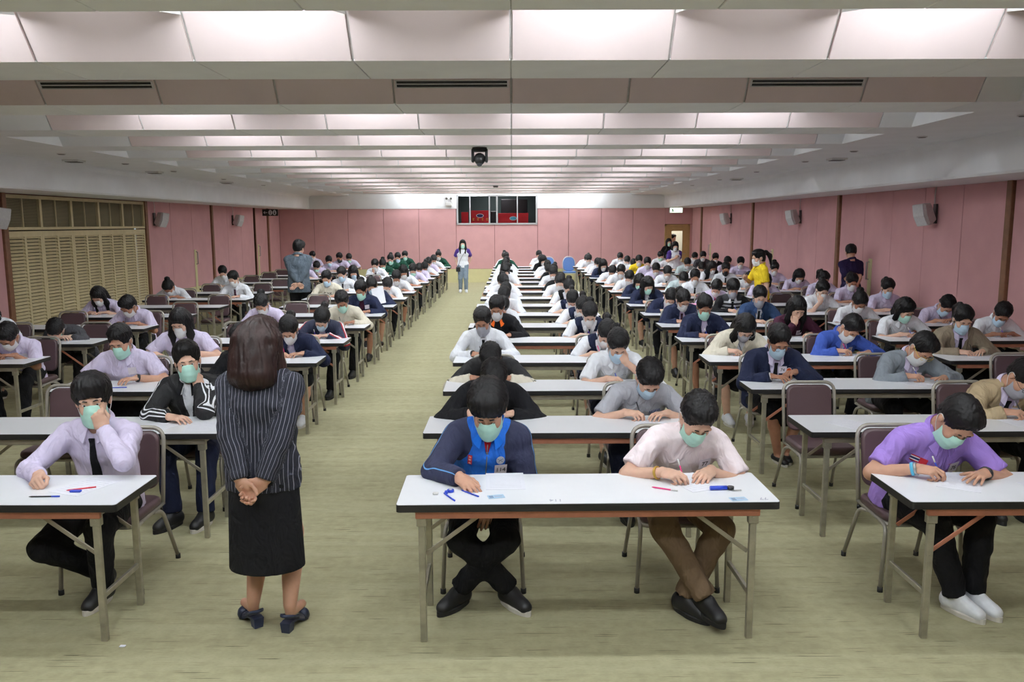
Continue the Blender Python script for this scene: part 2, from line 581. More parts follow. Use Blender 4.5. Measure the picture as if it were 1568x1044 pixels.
for n in range(-4, NB):
    yl = BEAM0 + PER * n
    if yl + .7 > YB: break
    # carcass behind the boards
    c = MB()
    P = [(.018, .012), (.655, .012), (.69, .012), (.95, .465), (-.31, .465)]
    a0 = [(RX0, yl + y, ZLOW + z) for y, z in P]
    a1 = [(RX1, yl + y, ZLOW + z) for y, z in P]
    c.add(a0 + a1, [tuple(range(5)), tuple(range(9, 4, -1))] + [(i, i + 5, (i + 1) % 5 + 5, (i + 1) % 5) for i in range(5)])
    c.build('ceiling_beam', m_cjoint, ceil)
    for kx in range(-5, 4):
        mm = m_ceil
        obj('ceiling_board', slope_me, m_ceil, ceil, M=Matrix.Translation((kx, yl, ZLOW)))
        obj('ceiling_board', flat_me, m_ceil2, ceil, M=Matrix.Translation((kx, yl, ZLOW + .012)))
    # white plaster ends of the beam
    e = MB()
    for x0, x1 in ((RX0, -5.0), (4.0, RX1)):
        P = [(0, 0), (.66, 0), (.66, .012), (-.319, .472), (-.335, .46)]
        a0 = [(x0, yl + y, ZLOW + z) for y, z in P]
        a1 = [(x1, yl + y, ZLOW + z) for y, z in P]
        e.add(a0 + a1, [tuple(range(5)), tuple(range(9, 4, -1))] + [(i, i + 5, (i + 1) % 5 + 5, (i + 1) % 5) for i in range(5)])
    e.build('beam_end', m_plaster, ceil)
    if n == 1:
        continue
    # fluorescent battens in the recess in front of the beam, with unseen baffles added to confine the light to its cell
    for kx in (-4, -2, 0, 2):
        bm = MB()
        for x in (kx + .002, kx + .998):
            g0, g1, g2, g3 = (yl - .72, ZLOW + .14), (yl - .20, ZLOW + .235), (yl - .34, ZTOP), (yl - .72, ZTOP)
            bm.add([(x - .004, *g) for g in (g0, g1, g2, g3)] + [(x + .004, *g) for g in (g0, g1, g2, g3)],
                   [(0, 1, 2, 3), (7, 6, 5, 4), (0, 4, 5, 1), (1, 5, 6, 2), (2, 6, 7, 3), (3, 7, 4, 0)])
        bm.build('light_baffle', m_ceil2, ceil)
        MB().bbox((kx + .06, yl - 1.02, ZLOW + .325), (kx + .94, yl - .97, ZLOW + .38), .008).build('lamp_housing', m_white_plastic, ceil)
        if n < -2: continue
        obj('fluorescent_tube', tube_me, m_tubelamp, ceil, M=Matrix.Translation((kx, yl - .97, ZLOW + .29)))
for kx in (-4, -2, 0, 2):                       # last recess, washing the back fascia
    obj('fluorescent_tube', tube_me, m_tubelamp, ceil, M=Matrix.Translation((kx, YB - .75, ZLOW + .27)))
# linear air diffusers set into the second beam
yl = BEAM0 + PER
sl = Matrix.Translation((0, yl, ZLOW)) @ Matrix.Rotation(math.atan2(-.46, .335) + math.pi, 4, 'X')
for x0 in (-4.0, -1.0, 2.0):
    a = math.atan2(.46, -.335)
    M = Matrix.Translation((x0, yl, ZLOW)) @ Matrix.Rotation(a, 4, 'X')     # local y runs up the slope
    v = empty('air_diffuser', (0, 0, 0))
    v.parent = ceil
    v.matrix_basis = M
    fr = MB().bbox((.03, .150, 0.0), (.97, .158, .012), .002).bbox((.03, .182, 0), (.97, .190, .012), .002).bbox((.03, .214, 0), (.97, .222, .012), .002)
    fr.bbox((.02, .150, 0), (.034, .222, .012), .002).bbox((.966, .150, 0), (.98, .222, .012), .002)
    fr.build('diffuser_frame', m_vent, v)
    for q in (.158, .190):
        MB().box((.034, q, .001), (.966, q + .024, .004)).build('diffuser_slot', m_black, v)

# ---- side downlights (dark, switched off) and ceiling fixtures on the strips
m_dl = mat('downlight_dark', srgb(70, 66, 64), 0.5)
q = 0
for x, ys in ((4.95, (8.2, 10.2, 12.2, 14.2, 17, 20, 23)), (-6.5, (10.2, 12.2, 14.2, 16.2, 19, 22))):
    for y in ys:
        q += 1
        side = 'right' if x > 0 else 'left'
        r = MB().tube([(x, y, ZLOW - .012), (x, y, ZLOW + .01)], .06, 14).build('downlight', m_vent, None)
        i = ys.index(y)
        tag(r, 'small round recessed downlight in %s ceiling strip, %s from camera' % (side, ORD[i].replace('front', 'nearest')), 'light', 'small recessed downlights')
        MB().tube([(x, y, ZLOW - .016), (x, y, ZLOW - .010)], .045, 14).build('lens', m_dl, r)
for x, ys in ((5.25, (7.7, 13.6, 19.6)), (-6.95, (10.9, 13.4, 16.4, 20.5))):
    for i, y in enumerate(ys):
        side = 'right' if x > 0 else 'left'
        r = MB().bbox((x - .13, y - .13, ZLOW - .03), (x + .13, y + .13, ZLOW + .01), .01).build('spotlight_fixture', m_white_plastic, None)
        tag(r, 'square dark ceiling fixture in %s plaster strip, %s from camera' % (side, ORD[i].replace('front', 'nearest')), 'light', 'square strip fixtures')
        MB().bbox((x - .10, y - .10, ZLOW - .038), (x + .10, y + .10, ZLOW - .028), .004).build('lens', m_dl, r)

# ---- control-room window in the back wall
w = empty('window_1', (-2.0, YB, 0))
tag(w, 'wide control booth window high in the back wall', None, None, 'structure')
fr = MB()
for x0, x1 in ((0, .06), (.47, .51), (1.17, 1.22), (1.44, 1.50), (2.19, 2.23), (2.88, 2.94)):
    fr.bbox((x0, -.03, 2.13), (x1, .05, 3.16), .004)
fr.bbox((0, -.03, 2.10), (2.94, .05, 2.16), .004).bbox((0, -.03, 3.12), (2.94, .05, 3.17), .004)
fr.build('window_frame', m_alu, w)
m_glass = mat('booth_glass', (1, 1, 1, 1), 0.02)
m_glass.node_tree.nodes['Principled BSDF'].inputs['Transmission Weight'].default_value = 1.0
m_glass.node_tree.nodes['Principled BSDF'].inputs['IOR'].default_value = 1.05
for x0, x1 in ((.06, .47), (.51, 1.17), (1.22, 1.44), (1.50, 2.19), (2.23, 2.88)):
    MB().box((x0, .0, 2.16), (x1, .006, 3.12)).build('pane', m_glass, w)
# the booth behind it: dark walls, red banners with oval badges and gold lettering
struct('wall_booth', MB().box((-2.4, YB + 2.2, 1.7), (1.3, YB + 2.3, 3.7)).box((-2.45, YB + .2, 1.7), (-2.35, YB + 2.3, 3.7)).box((1.25, YB + .2, 1.7), (1.35, YB + 2.3, 3.7))
       .box((-2.45, YB + .2, 3.6), (1.35, YB + 2.3, 3.7)).box((-2.45, YB + .2, 1.6), (1.35, YB + 2.3, 1.7)), mat('booth_wall', srgb(70, 82, 82), 0.8))
m_red = mat('red_banner', srgb(190, 22, 34), 0.7)
m_gold = mat('gold_print', srgb(214, 170, 70), 0.6)


def banner(x0, x1, z1, label, oval, ocol, gold):
    r = MB().bbox((x0, YB + .55, 1.72), (x1, YB + .58, z1), .006).build('red_banner', m_red, None, label=label, cat='banner', group='banners in the booth')
    def disc(cx, cz, rx, rz, y, m, nm):
        n = 24
        V = [(cx + rx * math.cos(2 * math.pi * i / n), y, cz + rz * math.sin(2 * math.pi * i / n)) for i in range(n)]
        V2 = [(v[0], y + .006, v[2]) for v in V]
        mb = MB().loft([V2, V], smooth=False)
        mb.build(nm, m, r)
    if oval:
        disc(oval, z1 - .19, .14, .075, YB + .545, mat('badge_white', srgb(225, 228, 235), 0.5), 'badge')
        disc(oval, z1 - .19, .115, .055, YB + .542, mat('badge_' + ocol, srgb(40, 48, 110) if ocol == 'blue' else srgb(90, 190, 225), 0.5), 'badge_field')
    if gold:
        g = MB()
        for i in range(4):
            cx = x0 + .09 + i * .17
            for a, b, c_, d_ in ((-.04, .02, .04, .03), (-.01, -.05, .01, .05), (-.035, -.045, .03, -.035), (-.03, -.02, -.02, .02)):
                g.box((cx + a, YB + .544, 2.30 + b), (cx + c_, YB + .55, 2.30 + d_))
        g.build('lettering', m_gold, r, kind='stuff')


banner(-1.50, -.80, 2.62, 'red banner with a dark blue oval badge behind booth glass', -1.17, 'blue', True)
banner(-.50, .62, 2.52, 'red banner with a light blue oval badge behind booth glass', .06, 'cyan', False)
banner(-1.86, -1.6, 2.56, 'narrow red banner at the left end of the booth', None, '', False)
struct('wall_booth_cabinet', MB().bbox((-.78, YB + .6, 1.7), (-.5, YB + 1.0, 2.6), .02).bbox((-.4, YB + 1.2, 2.5), (.6, YB + 1.3, 3.05), .02), mat('booth_rack', srgb(28, 26, 30), 0.5))
L = bpy.data.lights.new('booth_fill_light', 'AREA'); L.energy = 30; L.size = .8  # added fill light that brightens the banners, not a fitting of the booth
lo = bpy.data.objects.new('booth_fill_light', L); COL.objects.link(lo); lo.location = (-.5, YB + .9, 3.55)
# linear grille above, emergency lamp beside the window
gr = MB().bbox((-1.15, YB - .028, 3.22), (.0, YB - .018, 3.27), .003).build('wall_grille', m_cjoint, None, label='thin grey linear grille above the booth window', cat='grille')
for i in range(2):
    MB().box((-1.12, YB - .031, 3.228 + i * .02), (-.03, YB - .027, 3.240 + i * .02)).build('slot', m_black, gr)
em = empty('emergency_light', (-2.27, YB - .02, 2.78), 0, 'white twin-head emergency light on fascia left of booth window', 'light')
MB().bbox((-.12, -.10, 0), (.12, 0, .13), .015).build('housing', m_white_plastic, em)
for x in (-.08, .08):
    hd = MB().tube([(x, -.05, .13), (x, -.05, .22)], .012, 6).tube([(x, -.09, .26), (x, -.02, .26)], [.05, .03], 10).build('lamp_head', m_white_plastic, em)
    MB().tube([(x, -.095, .26), (x, -.089, .26)], .042, 10).build('lens', m_dl, hd)

# ---- back door with glass, room beyond
d = empty('door_%d' % (dn + 1), (5.62, YB, 0))
tag(d, 'cream back door with a tall glass light in right corner', None, None, 'structure')
m_door = mat('tan_door', srgb(176, 142, 92), 0.5, 0, 0.08, 6)
MB().bbox((-.04, -.02, 0), (.03, .06, 2.09), .004).bbox((.81, -.02, 0), (.88, .06, 2.09), .004).bbox((-.04, -.02, 2.02), (.88, .06, 2.09), .004).build('door_frame', m_door, d)
MB().bbox((.03, .0, 0), (.22, .045, 2.02), .004).bbox((.62, .0, 0), (.81, .045, 2.02), .004).bbox((.22, .0, 1.85), (.62, .045, 2.02), .004).bbox((.22, .0, 0), (.62, .045, .75), .004).build('door_leaf', m_door, d)
MB().box((.22, .018, .75), (.62, .026, 1.85)).build('pane', m_glass, d)
MB().tube([(.72, -.01, 1.02), (.72, -.06, 1.02), (.62, -.06, 1.02)], .011, 6).build('door_handle', m_steel, d)
mcw = mat('corridor_wall', srgb(214, 206, 180), 0.8)
struct('wall_corridor_back', MB().box((4.0, YB + 2.0, 0), (8.4, YB + 2.1, 2.9)), mcw)
struct('floor_corridor', MB().box((4.0, YB + .2, -.1), (8.4, YB + 2.1, 0)), mcw)
struct('ceiling_corridor', MB().box((4.0, YB + .2, 2.9), (8.4, YB + 2.1, 3.0)), mcw)
L = bpy.data.lights.new('corridor_lamp', 'AREA'); L.energy = 45; L.size = .6
lo = bpy.data.objects.new('corridor_lamp', L); COL.objects.link(lo); lo.location = (6.1, YB + 1.0, 2.85)
cb = empty('grey_cabinet', (5.2, YB + 1.4, 0), 0, 'tall grey cabinet seen through the back door glass', 'cabinet')
MB().bbox((0, 0, 0), (.78, .45, 1.85), .01).build('body', mat('cabinet_grey', srgb(112, 122, 134), 0.5), cb)
MB().bbox((.02, -.015, .05), (.38, 0, 1.82), .006).build('cabinet_door', mat('cabinet_grey2', srgb(122, 132, 145), 0.5), cb)
MB().bbox((.40, -.015, .05), (.76, 0, 1.82), .006).build('cabinet_door', MATS['cabinet_grey2'], cb)

# ---- signs
ex = empty('exit_sign', (5.97, YB - .04, 2.50), 0, 'lit green and white exit sign above the back door', 'sign')
MB().bbox((-.24, -.05, 0), (.24, .04, .22), .008).build('housing', m_white_plastic, ex)
MB().box((-.22, -.056, .02), (.22, -.05, .20)).build('lit_panel', emit('exit_lit', srgb(226, 246, 226), 2.6), ex)
mg = mat('exit_green', srgb(30, 110, 60), 0.5)
MB().tube([(-.13, -.058, .165), (-.13, -.057, .165)], .018, 10).bbox((-.16, -.06, .09), (-.11, -.056, .145), .001).bbox((-.19, -.06, .05), (-.13, -.056, .08), .001).bbox((-.13, -.06, .04), (-.09, -.056, .10), .001).build('running_figure', mg, ex)
sg = empty('restroom_sign', (-8.30, 27.9, 2.42), 0, 'black restroom sign with arrow and two white figures, left corner', 'sign')
MB().bbox((-.02, 0, 0), (.50, .03, .22), .004).build('sign_board', m_black, sg)
mw = mat('sign_white', srgb(205, 205, 205), 0.5)
MB().bbox((.02, -.004, .10), (.15, 0, .12), .001).add([(.02, -.004, .11), (.07, -.004, .16), (.08, -.004, .145), (.045, -.004, .11), (.08, -.004, .075), (.07, -.004, .06)], [(0, 3, 2, 1), (0, 5, 4, 3)]).build('arrow', mw, sg)
for cx in (.25, .39):
    n = 20
    r0 = [(cx + .062 * math.cos(2 * math.pi * i / n), -.001, .11 + .085 * math.sin(2 * math.pi * i / n)) for i in range(n)]
    r1 = [(v[0], -.004, v[2]) for v in r0]
    MB().loft([r0, r1], smooth=False).build('figure_disc', mw, sg)
    fg = MB()
    fg.tube([(cx, -.006, .155), (cx, -.004, .155)], .014, 8)
    fg.box((cx - .012, -.006, .05), (cx + .012, -.004, .135))
    if cx > .3: fg.box((cx - .022, -.006, .075), (cx + .022, -.004, .10))
    fg.build('figure', m_black, sg)

# ---- wall loudspeakers
def speaker(x, side, y, label):
    r = empty('wall_speaker', (x, y, 2.0), 0, label, 'speaker', 'loudspeakers along the side walls')
    s = side                                # cabinet tilts down into the room
    M = Matrix.Translation((s * .17, 0, .27)) @ Matrix.Rotation(s * math.radians(17), 4, 'Y') @ Matrix.Rotation(math.radians(-s * 18), 4, 'Z')
    P = [(-.07, -.13), (-.04, .15), (.09, .18), (.115, 0), (.09, -.17), (.02, -.17)]
    P = [(s * a, b) for a, b in P]
    rings = [[tuple(M @ Vector((p[0] * k, yy, p[1] * k))) for p in P] for yy, k in ((-.13, .8), (-.11, 1), (.11, 1), (.13, .8))]
    if s > 0: rings = rings[::-1]
    MB().loft(rings, smooth=False).build('cabinet', mat('speaker_grey', srgb(190, 180, 178), 0.5), r)
    g = [(s * .095, .17), (s * .122, .0), (s * .095, -.16)]
    G = MB()
    rg = [[tuple(M @ Vector((p[0] + dx, yy, p[1]))) for p in g for dx in ((0, s * .012) if True else ())] for yy in (-.105, .105)]
    for i in range(2):
        a, b, c_, d_ = g[i], g[i + 1], None, None
        q = [Vector((a[0], -.105, a[1])), Vector((a[0], .105, a[1])), Vector((b[0], .105, b[1])), Vector((b[0], -.105, b[1]))]
        q2 = [v + Vector((s * .012, 0, 0)) for v in q]
        V = [tuple(M @ v) for v in q + q2]
        G.add(V, [(0, 1, 2, 3), (7, 6, 5, 4), (0, 4, 5, 1), (1, 5, 6, 2), (2, 6, 7, 3), (3, 7, 4, 0)])
    G.build('grille', mat('speaker_grille', srgb(205, 203, 203), 0.6), r)
    MB().bbox(sorted_box((0, -.05, .12), (s * .03, .05, .42))[0], sorted_box((0, -.05, .12), (s * .03, .05, .42))[1], .004).tube([(s * .02, 0, .27), (s * .12, 0, .27)], .02, 8).build('bracket', m_dl, r)
    MB().tube([(s * .015, .03, .40), (s * .02, .03, .55), (s * .01, .03, ZSOF - 2.0)], .008, 6).build('cable', m_white_plastic, r)


def sorted_box(a, b):
    return tuple(min(p, q) for p, q in zip(a, b)), tuple(max(p, q) for p, q in zip(a, b))


for x, s, y, lb in ((XR, -1, 12.95, 'largest white loudspeaker on the right wall, nearest the camera'), (XR, -1, 19.0, 'middle white loudspeaker on the right wall'), (XR, -1, 25.0, 'farthest white loudspeaker on the right wall'),
                    (XL, 1, 13.5, 'white loudspeaker at left picture edge beside louvred doors'), (XL, 1, 19.75, 'white loudspeaker just past the louvred doors on left wall'), (XL, 1, 25.3, 'farthest white loudspeaker on the left wall')):
    speaker(x, s, y, lb)

# ---- black dome camera hanging from the ceiling
yc = BEAM0 + PER * 3 + .33
dc = empty('dome_camera', (-.43, yc, ZLOW), 0, 'black motorised dome camera hanging under the ceiling', 'camera')
MB().tube([(0, 0, -.02), (0, 0, .012)], .10, 16).build('mount', m_black, dc)
MB().bbox((-.11, -.07, -.20), (-.075, .07, -.02), .01).bbox((.075, -.07, -.20), (.11, .07, -.02), .01).bbox((-.11, -.07, -.06), (.11, .07, -.018), .01).build('yoke', m_black, dc)
MB().tube([(0, -.07, -.22), (0, -.055, -.17), (0, 0, -.15), (0, .07, -.15)], [.05, .075, .08, .06], 14).build('head', m_black, dc)
MB().tube([(0, -.085, -.235), (0, -.07, -.22)], .035, 12).build('lens', mat('lens_glass', srgb(12, 12, 16), 0.1), dc)
sd = MB().tube([(-.43, 22.9, ZLOW - .05), (-.43, 22.9, ZLOW + .01)], [.06, .08], 12).build('smoke_detector', m_dl, None, label='small dark smoke detector under the far ceiling', cat='detector')

# ================================================================== TABLES AND CHAIRS
CX = {'L2': -5.93, 'L1': -2.97, 'C': .38, 'R1': 2.98, 'R2': 5.42}
TW, TD, TZ = 1.94, .50, .75
ROWY = [3.99 + 1.42 * i for i in range(17)]
FIRST = {'L2': 3, 'L1': 0, 'C': 0, 'R1': 0, 'R2': 2}

m_top = mat('table_laminate', srgb(236, 237, 242), 0.28, 0, 0.015, 6, spec=0.4)
m_edge = mat('table_black_edge', srgb(26, 25, 26), 0.45)
m_frame = mat('table_frame_grey', srgb(158, 150, 136), 0.4, 0.55, 0.18, 9)
m_rust = mat('table_frame_rust', srgb(186, 122, 98), 0.5, 0.2, 0.12, 14)
m_leg = mat('table_leg_steel', srgb(170, 165, 150), 0.35, 0.6, 0.18, 16)

T_top = MB().slab(TW - .004, TD - .004, TZ - .036, TZ, .018).mesh('tabletop')
T_edge = MB()
ro = []
for z, e in ((TZ - .04, 0), (TZ - .0035, 0), (TZ - .0005, .004)):
    tmp = MB().slab(TW - 2 * e, TD - 2 * e, z, z, .02)
    ro.append(tmp.V[:20])
inn = MB().slab(TW - .03, TD - .03, TZ - .04, TZ - .04, .02).V[:20]
T_edge.loft([inn] + ro, cap=False, smooth=False)
T_edge = T_edge.mesh('edge_band')
T_rail = MB().bbox((-.875, -.012, TZ - .082), (.875, .012, TZ - .038), .003).mesh('rail')
T_end = MB().bbox((-.012, -.205, TZ - .072), (.012, .205, TZ - .038), .003).mesh('end_rail')
T_leg = MB().bbox((-.017, -.014, 0), (.017, .014, TZ - .05), .003).bbox((-.026, -.018, TZ - .125), (.026, .018, TZ - .05), .003)
T_leg.tube([(0, -.017, .45), (0, -.0135, .45)], .007, 6).tube([(0, -.021, TZ - .095), (0, -.0175, TZ - .095)], .007, 6)
T_leg = T_leg.mesh('leg')
T_bar = MB().bbox((-.010, -.20, .225), (.010, .20, .254), .003).mesh('crossbar')
_d = Vector((.30, 0, .225)).normalized()
T_br = MB().bbox((-.011, -.004, 0), (.011, .004, .375), .002, place((0, 0, .465), (_d.z, 0, -_d.x), (0, 1, 0), (_d.x, 0, _d.z))).mesh('brace')

m_tube = mat('chair_tube', srgb(168, 162, 152), 0.38, 0.35, 0.08, 12)
m_vinyl = mat('brown_vinyl', srgb(82, 62, 66), 0.42, 0, 0.08, 7, 0.06, 60)
m_foot = mat('rubber_foot', srgb(30, 30, 30), 0.7)


def rpath(pts, r, n=5):
    """polyline with rounded corners"""
    out = [Vector(pts[0])]
    for i in range(1, len(pts) - 1):
        p, a, b = Vector(pts[i]), Vector(pts[i - 1]), Vector(pts[i + 1])
        u, v = (a - p).normalized(), (b - p).normalized()
        rr = min(r, (a - p).length * .49, (b - p).length * .49)
        s, e = p + u * rr, p + v * rr
        for k in range(n + 1):
            t = k / n
            out.append(s * (1 - t) ** 2 + p * 2 * t * (1 - t) + e * t * t)
    out.append(Vector(pts[-1]))
    return out


# chair faces -y, origin under the seat
C_seat = MB().slab(.43, .42, .405, .465, .07, 6, c=(0, -.0, 0), bev=.022).mesh('seat')
bkM = lambda z: .215 + (z - .45) * .17
C_back = MB()
rg = []
for w, h, t, rr in ((.33, .33, -.022, .05), (.355, .355, -.014, .06), (.36, .36, 0, .065), (.355, .355, .012, .06), (.34, .34, .016, .05)):
    ring = MB().slab(w, h, 0, 0, rr, 6).V[:24]
    rg.append([(x, bkM(.675 + y) + t, .675 + y) for x, y, z in ring])
C_back.loft(rg[::-1], smooth=True)
C_back = C_back.mesh('backrest')
zt = .875
C_bf = MB().tube(rpath([(-.205, bkM(.40), .40), (-.205, bkM(zt), zt), (.205, bkM(zt), zt), (.205, bkM(.40), .40)], .085, 6), .0135, 8).mesh('back_frame')
C_sf = MB().tube(rpath([(-.205, bkM(.42), .405), (-.205, -.19, .395), (.205, -.19, .395), (.205, bkM(.42), .405)], .05, 4), .0125, 6).mesh('seat_frame')
C_fl = MB().tube(rpath([(0, -.10, .395), (.012, -.215, .395), (.03, -.225, .02)], .06, 5), .0125, 8).mesh('leg')
C_bl = MB().tube(rpath([(0, .06, .395), (.008, .17, .37), (.03, .31, .02)], .08, 5), .0125, 8).mesh('leg')
C_ft = MB().tube([(0, 0, 0), (0, 0, .03)], .0165, 8).mesh('foot')


def table(c, i):
    y = ROWY[i] + random.uniform(-.02, .02)
    x = CX[c] + random.uniform(-.015, .015)
    rz = random.uniform(-.6, .6)
    if c == 'C' and i == 0: x, y, rz = .38, 3.995, .9
    t = empty('folding_table', (x, y + TD / 2, 0), math.radians(rz),
              'white-topped folding table with black edge, %s row, %s' % (ORD[i], COLNAME[c]), 'table', 'exam tables in rows')
    mr = m_rust if i < 1 or random.random() < .25 else m_frame
    tp = obj('tabletop', T_top, m_top, t)
    obj('edge_band', T_edge, m_edge, tp)
    for sy in (-1, 1):
        obj('rail', T_rail, mr, t, M=Matrix.Translation((0, sy * .218, 0)))
    for sx in (-1, 1):
        obj('crossbar', T_bar, m_leg, t, M=Matrix.Translation((sx * .845, 0, 0)))
        obj('end_rail', T_end, m_frame, t, M=Matrix.Translation((sx * .86, 0, 0)))
        for sy in (-1, 1):
            obj('leg', T_leg, m_leg, t, M=Matrix.Translation((sx * .845, sy * .205, 0)) @ Matrix.Rotation(math.pi if sy > 0 else 0, 4, 'Z'))
            obj('brace', T_br, m_frame if random.random() < .7 else m_rust, t, M=Matrix.Translation((sx * .828, sy * .186, 0)) @ Matrix.Diagonal((-sx, 1, 1, 1)))
    return t


def chair(x, y, label, rz=0.0, parts=True, mv=None, mt=None, group='brown padded exam chairs', nm='padded_chair'):
    t = empty(nm, (x, y, 0), rz, label, 'chair', group)
    mv, mt = mv or m_vinyl, mt or m_tube
    obj('seat', C_seat, mv, t)
    bf = obj('back_frame', C_bf, mt, t)
    obj('backrest', C_back, mv, t)
    obj('seat_frame', C_sf, mt, t)
    for sx in (-1, 1):
        for me, fx, fy in ((C_fl, .03, -.225), (C_bl, .03, .31)):
            lg = obj('leg', me, mt, t, M=Matrix.Translation((sx * .205, 0, 0)) @ Matrix.Diagonal((sx, 1, 1, 1)))
            if parts:
                obj('foot', C_ft, m_foot, lg, M=Matrix.Translation((fx, fy, 0)))
    return t


SEATX = {'l': -.56, 'r': .56}
TABLES = {}
for c in ('C', 'L1', 'R1', 'L2', 'R2'):
    for i in range(FIRST[c], 17):
        TABLES[c, i] = table(c, i)

# ================================================================== PEOPLE: implicit surfaces -> one continuous skin
def nrm(v):
    v = np.asarray(v, float)
    return v / (np.linalg.norm(v) + 1e-9)


class Grid:
    def __init__(s, lo, hi, h):
        s.lo, s.h = np.array(lo, float), h
        n = np.ceil((np.array(hi) - s.lo) / h).astype(int) + 1
        s.F = np.full(n, 0.5, np.float32)
        s.ax = [s.lo[i] + h * np.arange(n[i]) for i in range(3)]

    def sub(s, lo, hi):
        sl = []
        for i in range(3):
            a = max(0, int((lo[i] - s.lo[i]) / s.h) - 1)
            b = min(s.F.shape[i], int((hi[i] - s.lo[i]) / s.h) + 3)
            if b <= a: return None, None
            sl.append(slice(a, b))
        X = s.ax[0][sl[0]][:, None, None]
        Y = s.ax[1][sl[1]][None, :, None]
        Z = s.ax[2][sl[2]][None, None, :]
        return tuple(sl), (X, Y, Z)

    def add(s, p, k=0.02):
        f, lo, hi = p
        m = k + .035
        sl, P = s.sub(lo - m, hi + m)
        if sl is None: return s
        d = f(*P).astype(np.float32)
        c = s.F[sl]
        if k > 0:
            h = np.clip(.5 + .5 * (c - d) / k, 0, 1)
            s.F[sl] = c * (1 - h) + d * h - k * h * (1 - h)
        else:
            s.F[sl] = np.minimum(c, d)
        return s

    def cut(s, p, off=0.0):
        f, lo, hi = p
        sl, P = s.sub(lo - .02, hi + .02)
        if sl is None: return s
        s.F[sl] = np.maximum(s.F[sl], -(f(*P) - off).astype(np.float32))
        return s

    def fn(s, f, mode='max'):
        P = (s.ax[0][:, None, None], s.ax[1][None, :, None], s.ax[2][None, None, :])
        d = f(*P)
        s.F = (np.maximum(s.F, d) if mode == 'max' else s.F + d).astype(np.float32)
        return s

    def sample(s, p):
        q = (np.asarray(p) - s.lo) / s.h
        i = np.floor(q).astype(int)
        if (i < 0).any() or (i >= np.array(s.F.shape) - 1).any(): return .5
        t = q - i
        c = s.F[i[0]:i[0] + 2, i[1]:i[1] + 2, i[2]:i[2] + 2]
        c = c[0] * (1 - t[0]) + c[1] * t[0]
        c = c[0] * (1 - t[1]) + c[1] * t[1]
        return c[0] * (1 - t[2]) + c[1] * t[2]

    def surf(s):
        """naive surface nets"""
        F = s.F.copy()
        F[0], F[-1], F[:, 0], F[:, -1], F[:, :, 0], F[:, :, -1] = (.5,) * 6
        I = F < 0
        n = np.array(F.shape) - 1
        cnt = np.zeros(n, np.float32)
        acc = np.zeros((3, *n), np.float32)
        for ax in range(3):
            a = [slice(None)] * 3; b = [slice(None)] * 3
            a[ax], b[ax] = slice(0, -1), slice(1, None)
            fa, fb = F[tuple(a)], F[tuple(b)]
            x = I[tuple(a)] != I[tuple(b)]
            with np.errstate(divide='ignore', invalid='ignore'):
                t = np.where(x, fa / (fa - fb), 0)
            o1, o2 = [i for i in range(3) if i != ax]
            for u in (0, 1):
                for v in (0, 1):
                    sl = [slice(None)] * 3
                    sl[o1] = slice(u, u + n[o1]); sl[o2] = slice(v, v + n[o2])
                    xx, tt = x[tuple(sl)], t[tuple(sl)]
                    cnt += xx
                    acc[ax] += tt
                    if u: acc[o1] += xx
                    if v: acc[o2] += xx
        act = cnt > 0
        idx = np.full(n, -1, np.int64)
        ci = np.argwhere(act)
        idx[act] = np.arange(len(ci))
        V = s.lo + (ci + (acc[:, act] / cnt[act]).T) * s.h
        Q = []
        for ax in range(3):
            a = [slice(None)] * 3; b = [slice(None)] * 3
            a[ax], b[ax] = slice(0, -1), slice(1, None)
            ia, ib = I[tuple(a)], I[tuple(b)]
            o1, o2 = (ax + 1) % 3, (ax + 2) % 3
            e = np.argwhere(ia != ib)
            e = e[(e[:, o1] > 0) & (e[:, o2] > 0) & (e[:, o1] < n[o1]) & (e[:, o2] < n[o2])]
            ins = ia[tuple(e.T)]
            d1 = np.zeros(3, int); d1[o1] = 1
            d2 = np.zeros(3, int); d2[o2] = 1
            q = np.stack([idx[tuple((e - d1 - d2).T)], idx[tuple((e - d2).T)], idx[tuple(e.T)], idx[tuple((e - d1).T)]], 1)
            q[~ins] = q[~ins][:, ::-1]
            Q.append(q)
        return V, np.concatenate(Q)


def seg(a, b, r1, r2, u=None, s=1.0):
    """tapered capsule; widened by 1/s along the unit axis u"""
    a, b = np.asarray(a, float), np.asarray(b, float)
    if u is not None: u = nrm(u)
    def tr(q):
        return q if u is None else q + u * (np.dot(q, u) * (s - 1))
    ba = tr(b - a)
    L2 = max(np.dot(ba, ba), 1e-9)

    def f(X, Y, Z):
        x, y, z = X - a[0], Y - a[1], Z - a[2]
        if u is not None:
            d = (x * u[0] + y * u[1] + z * u[2]) * (s - 1)
            x, y, z = x + u[0] * d, y + u[1] * d, z + u[2] * d
        t = np.clip((x * ba[0] + y * ba[1] + z * ba[2]) / L2, 0, 1)
        return np.sqrt((x - t * ba[0]) ** 2 + (y - t * ba[1]) ** 2 + (z - t * ba[2]) ** 2) - (r1 + (r2 - r1) * t)
    R = max(r1, r2) / min(s, 1)
    return f, np.minimum(a, b) - R, np.maximum(a, b) + R


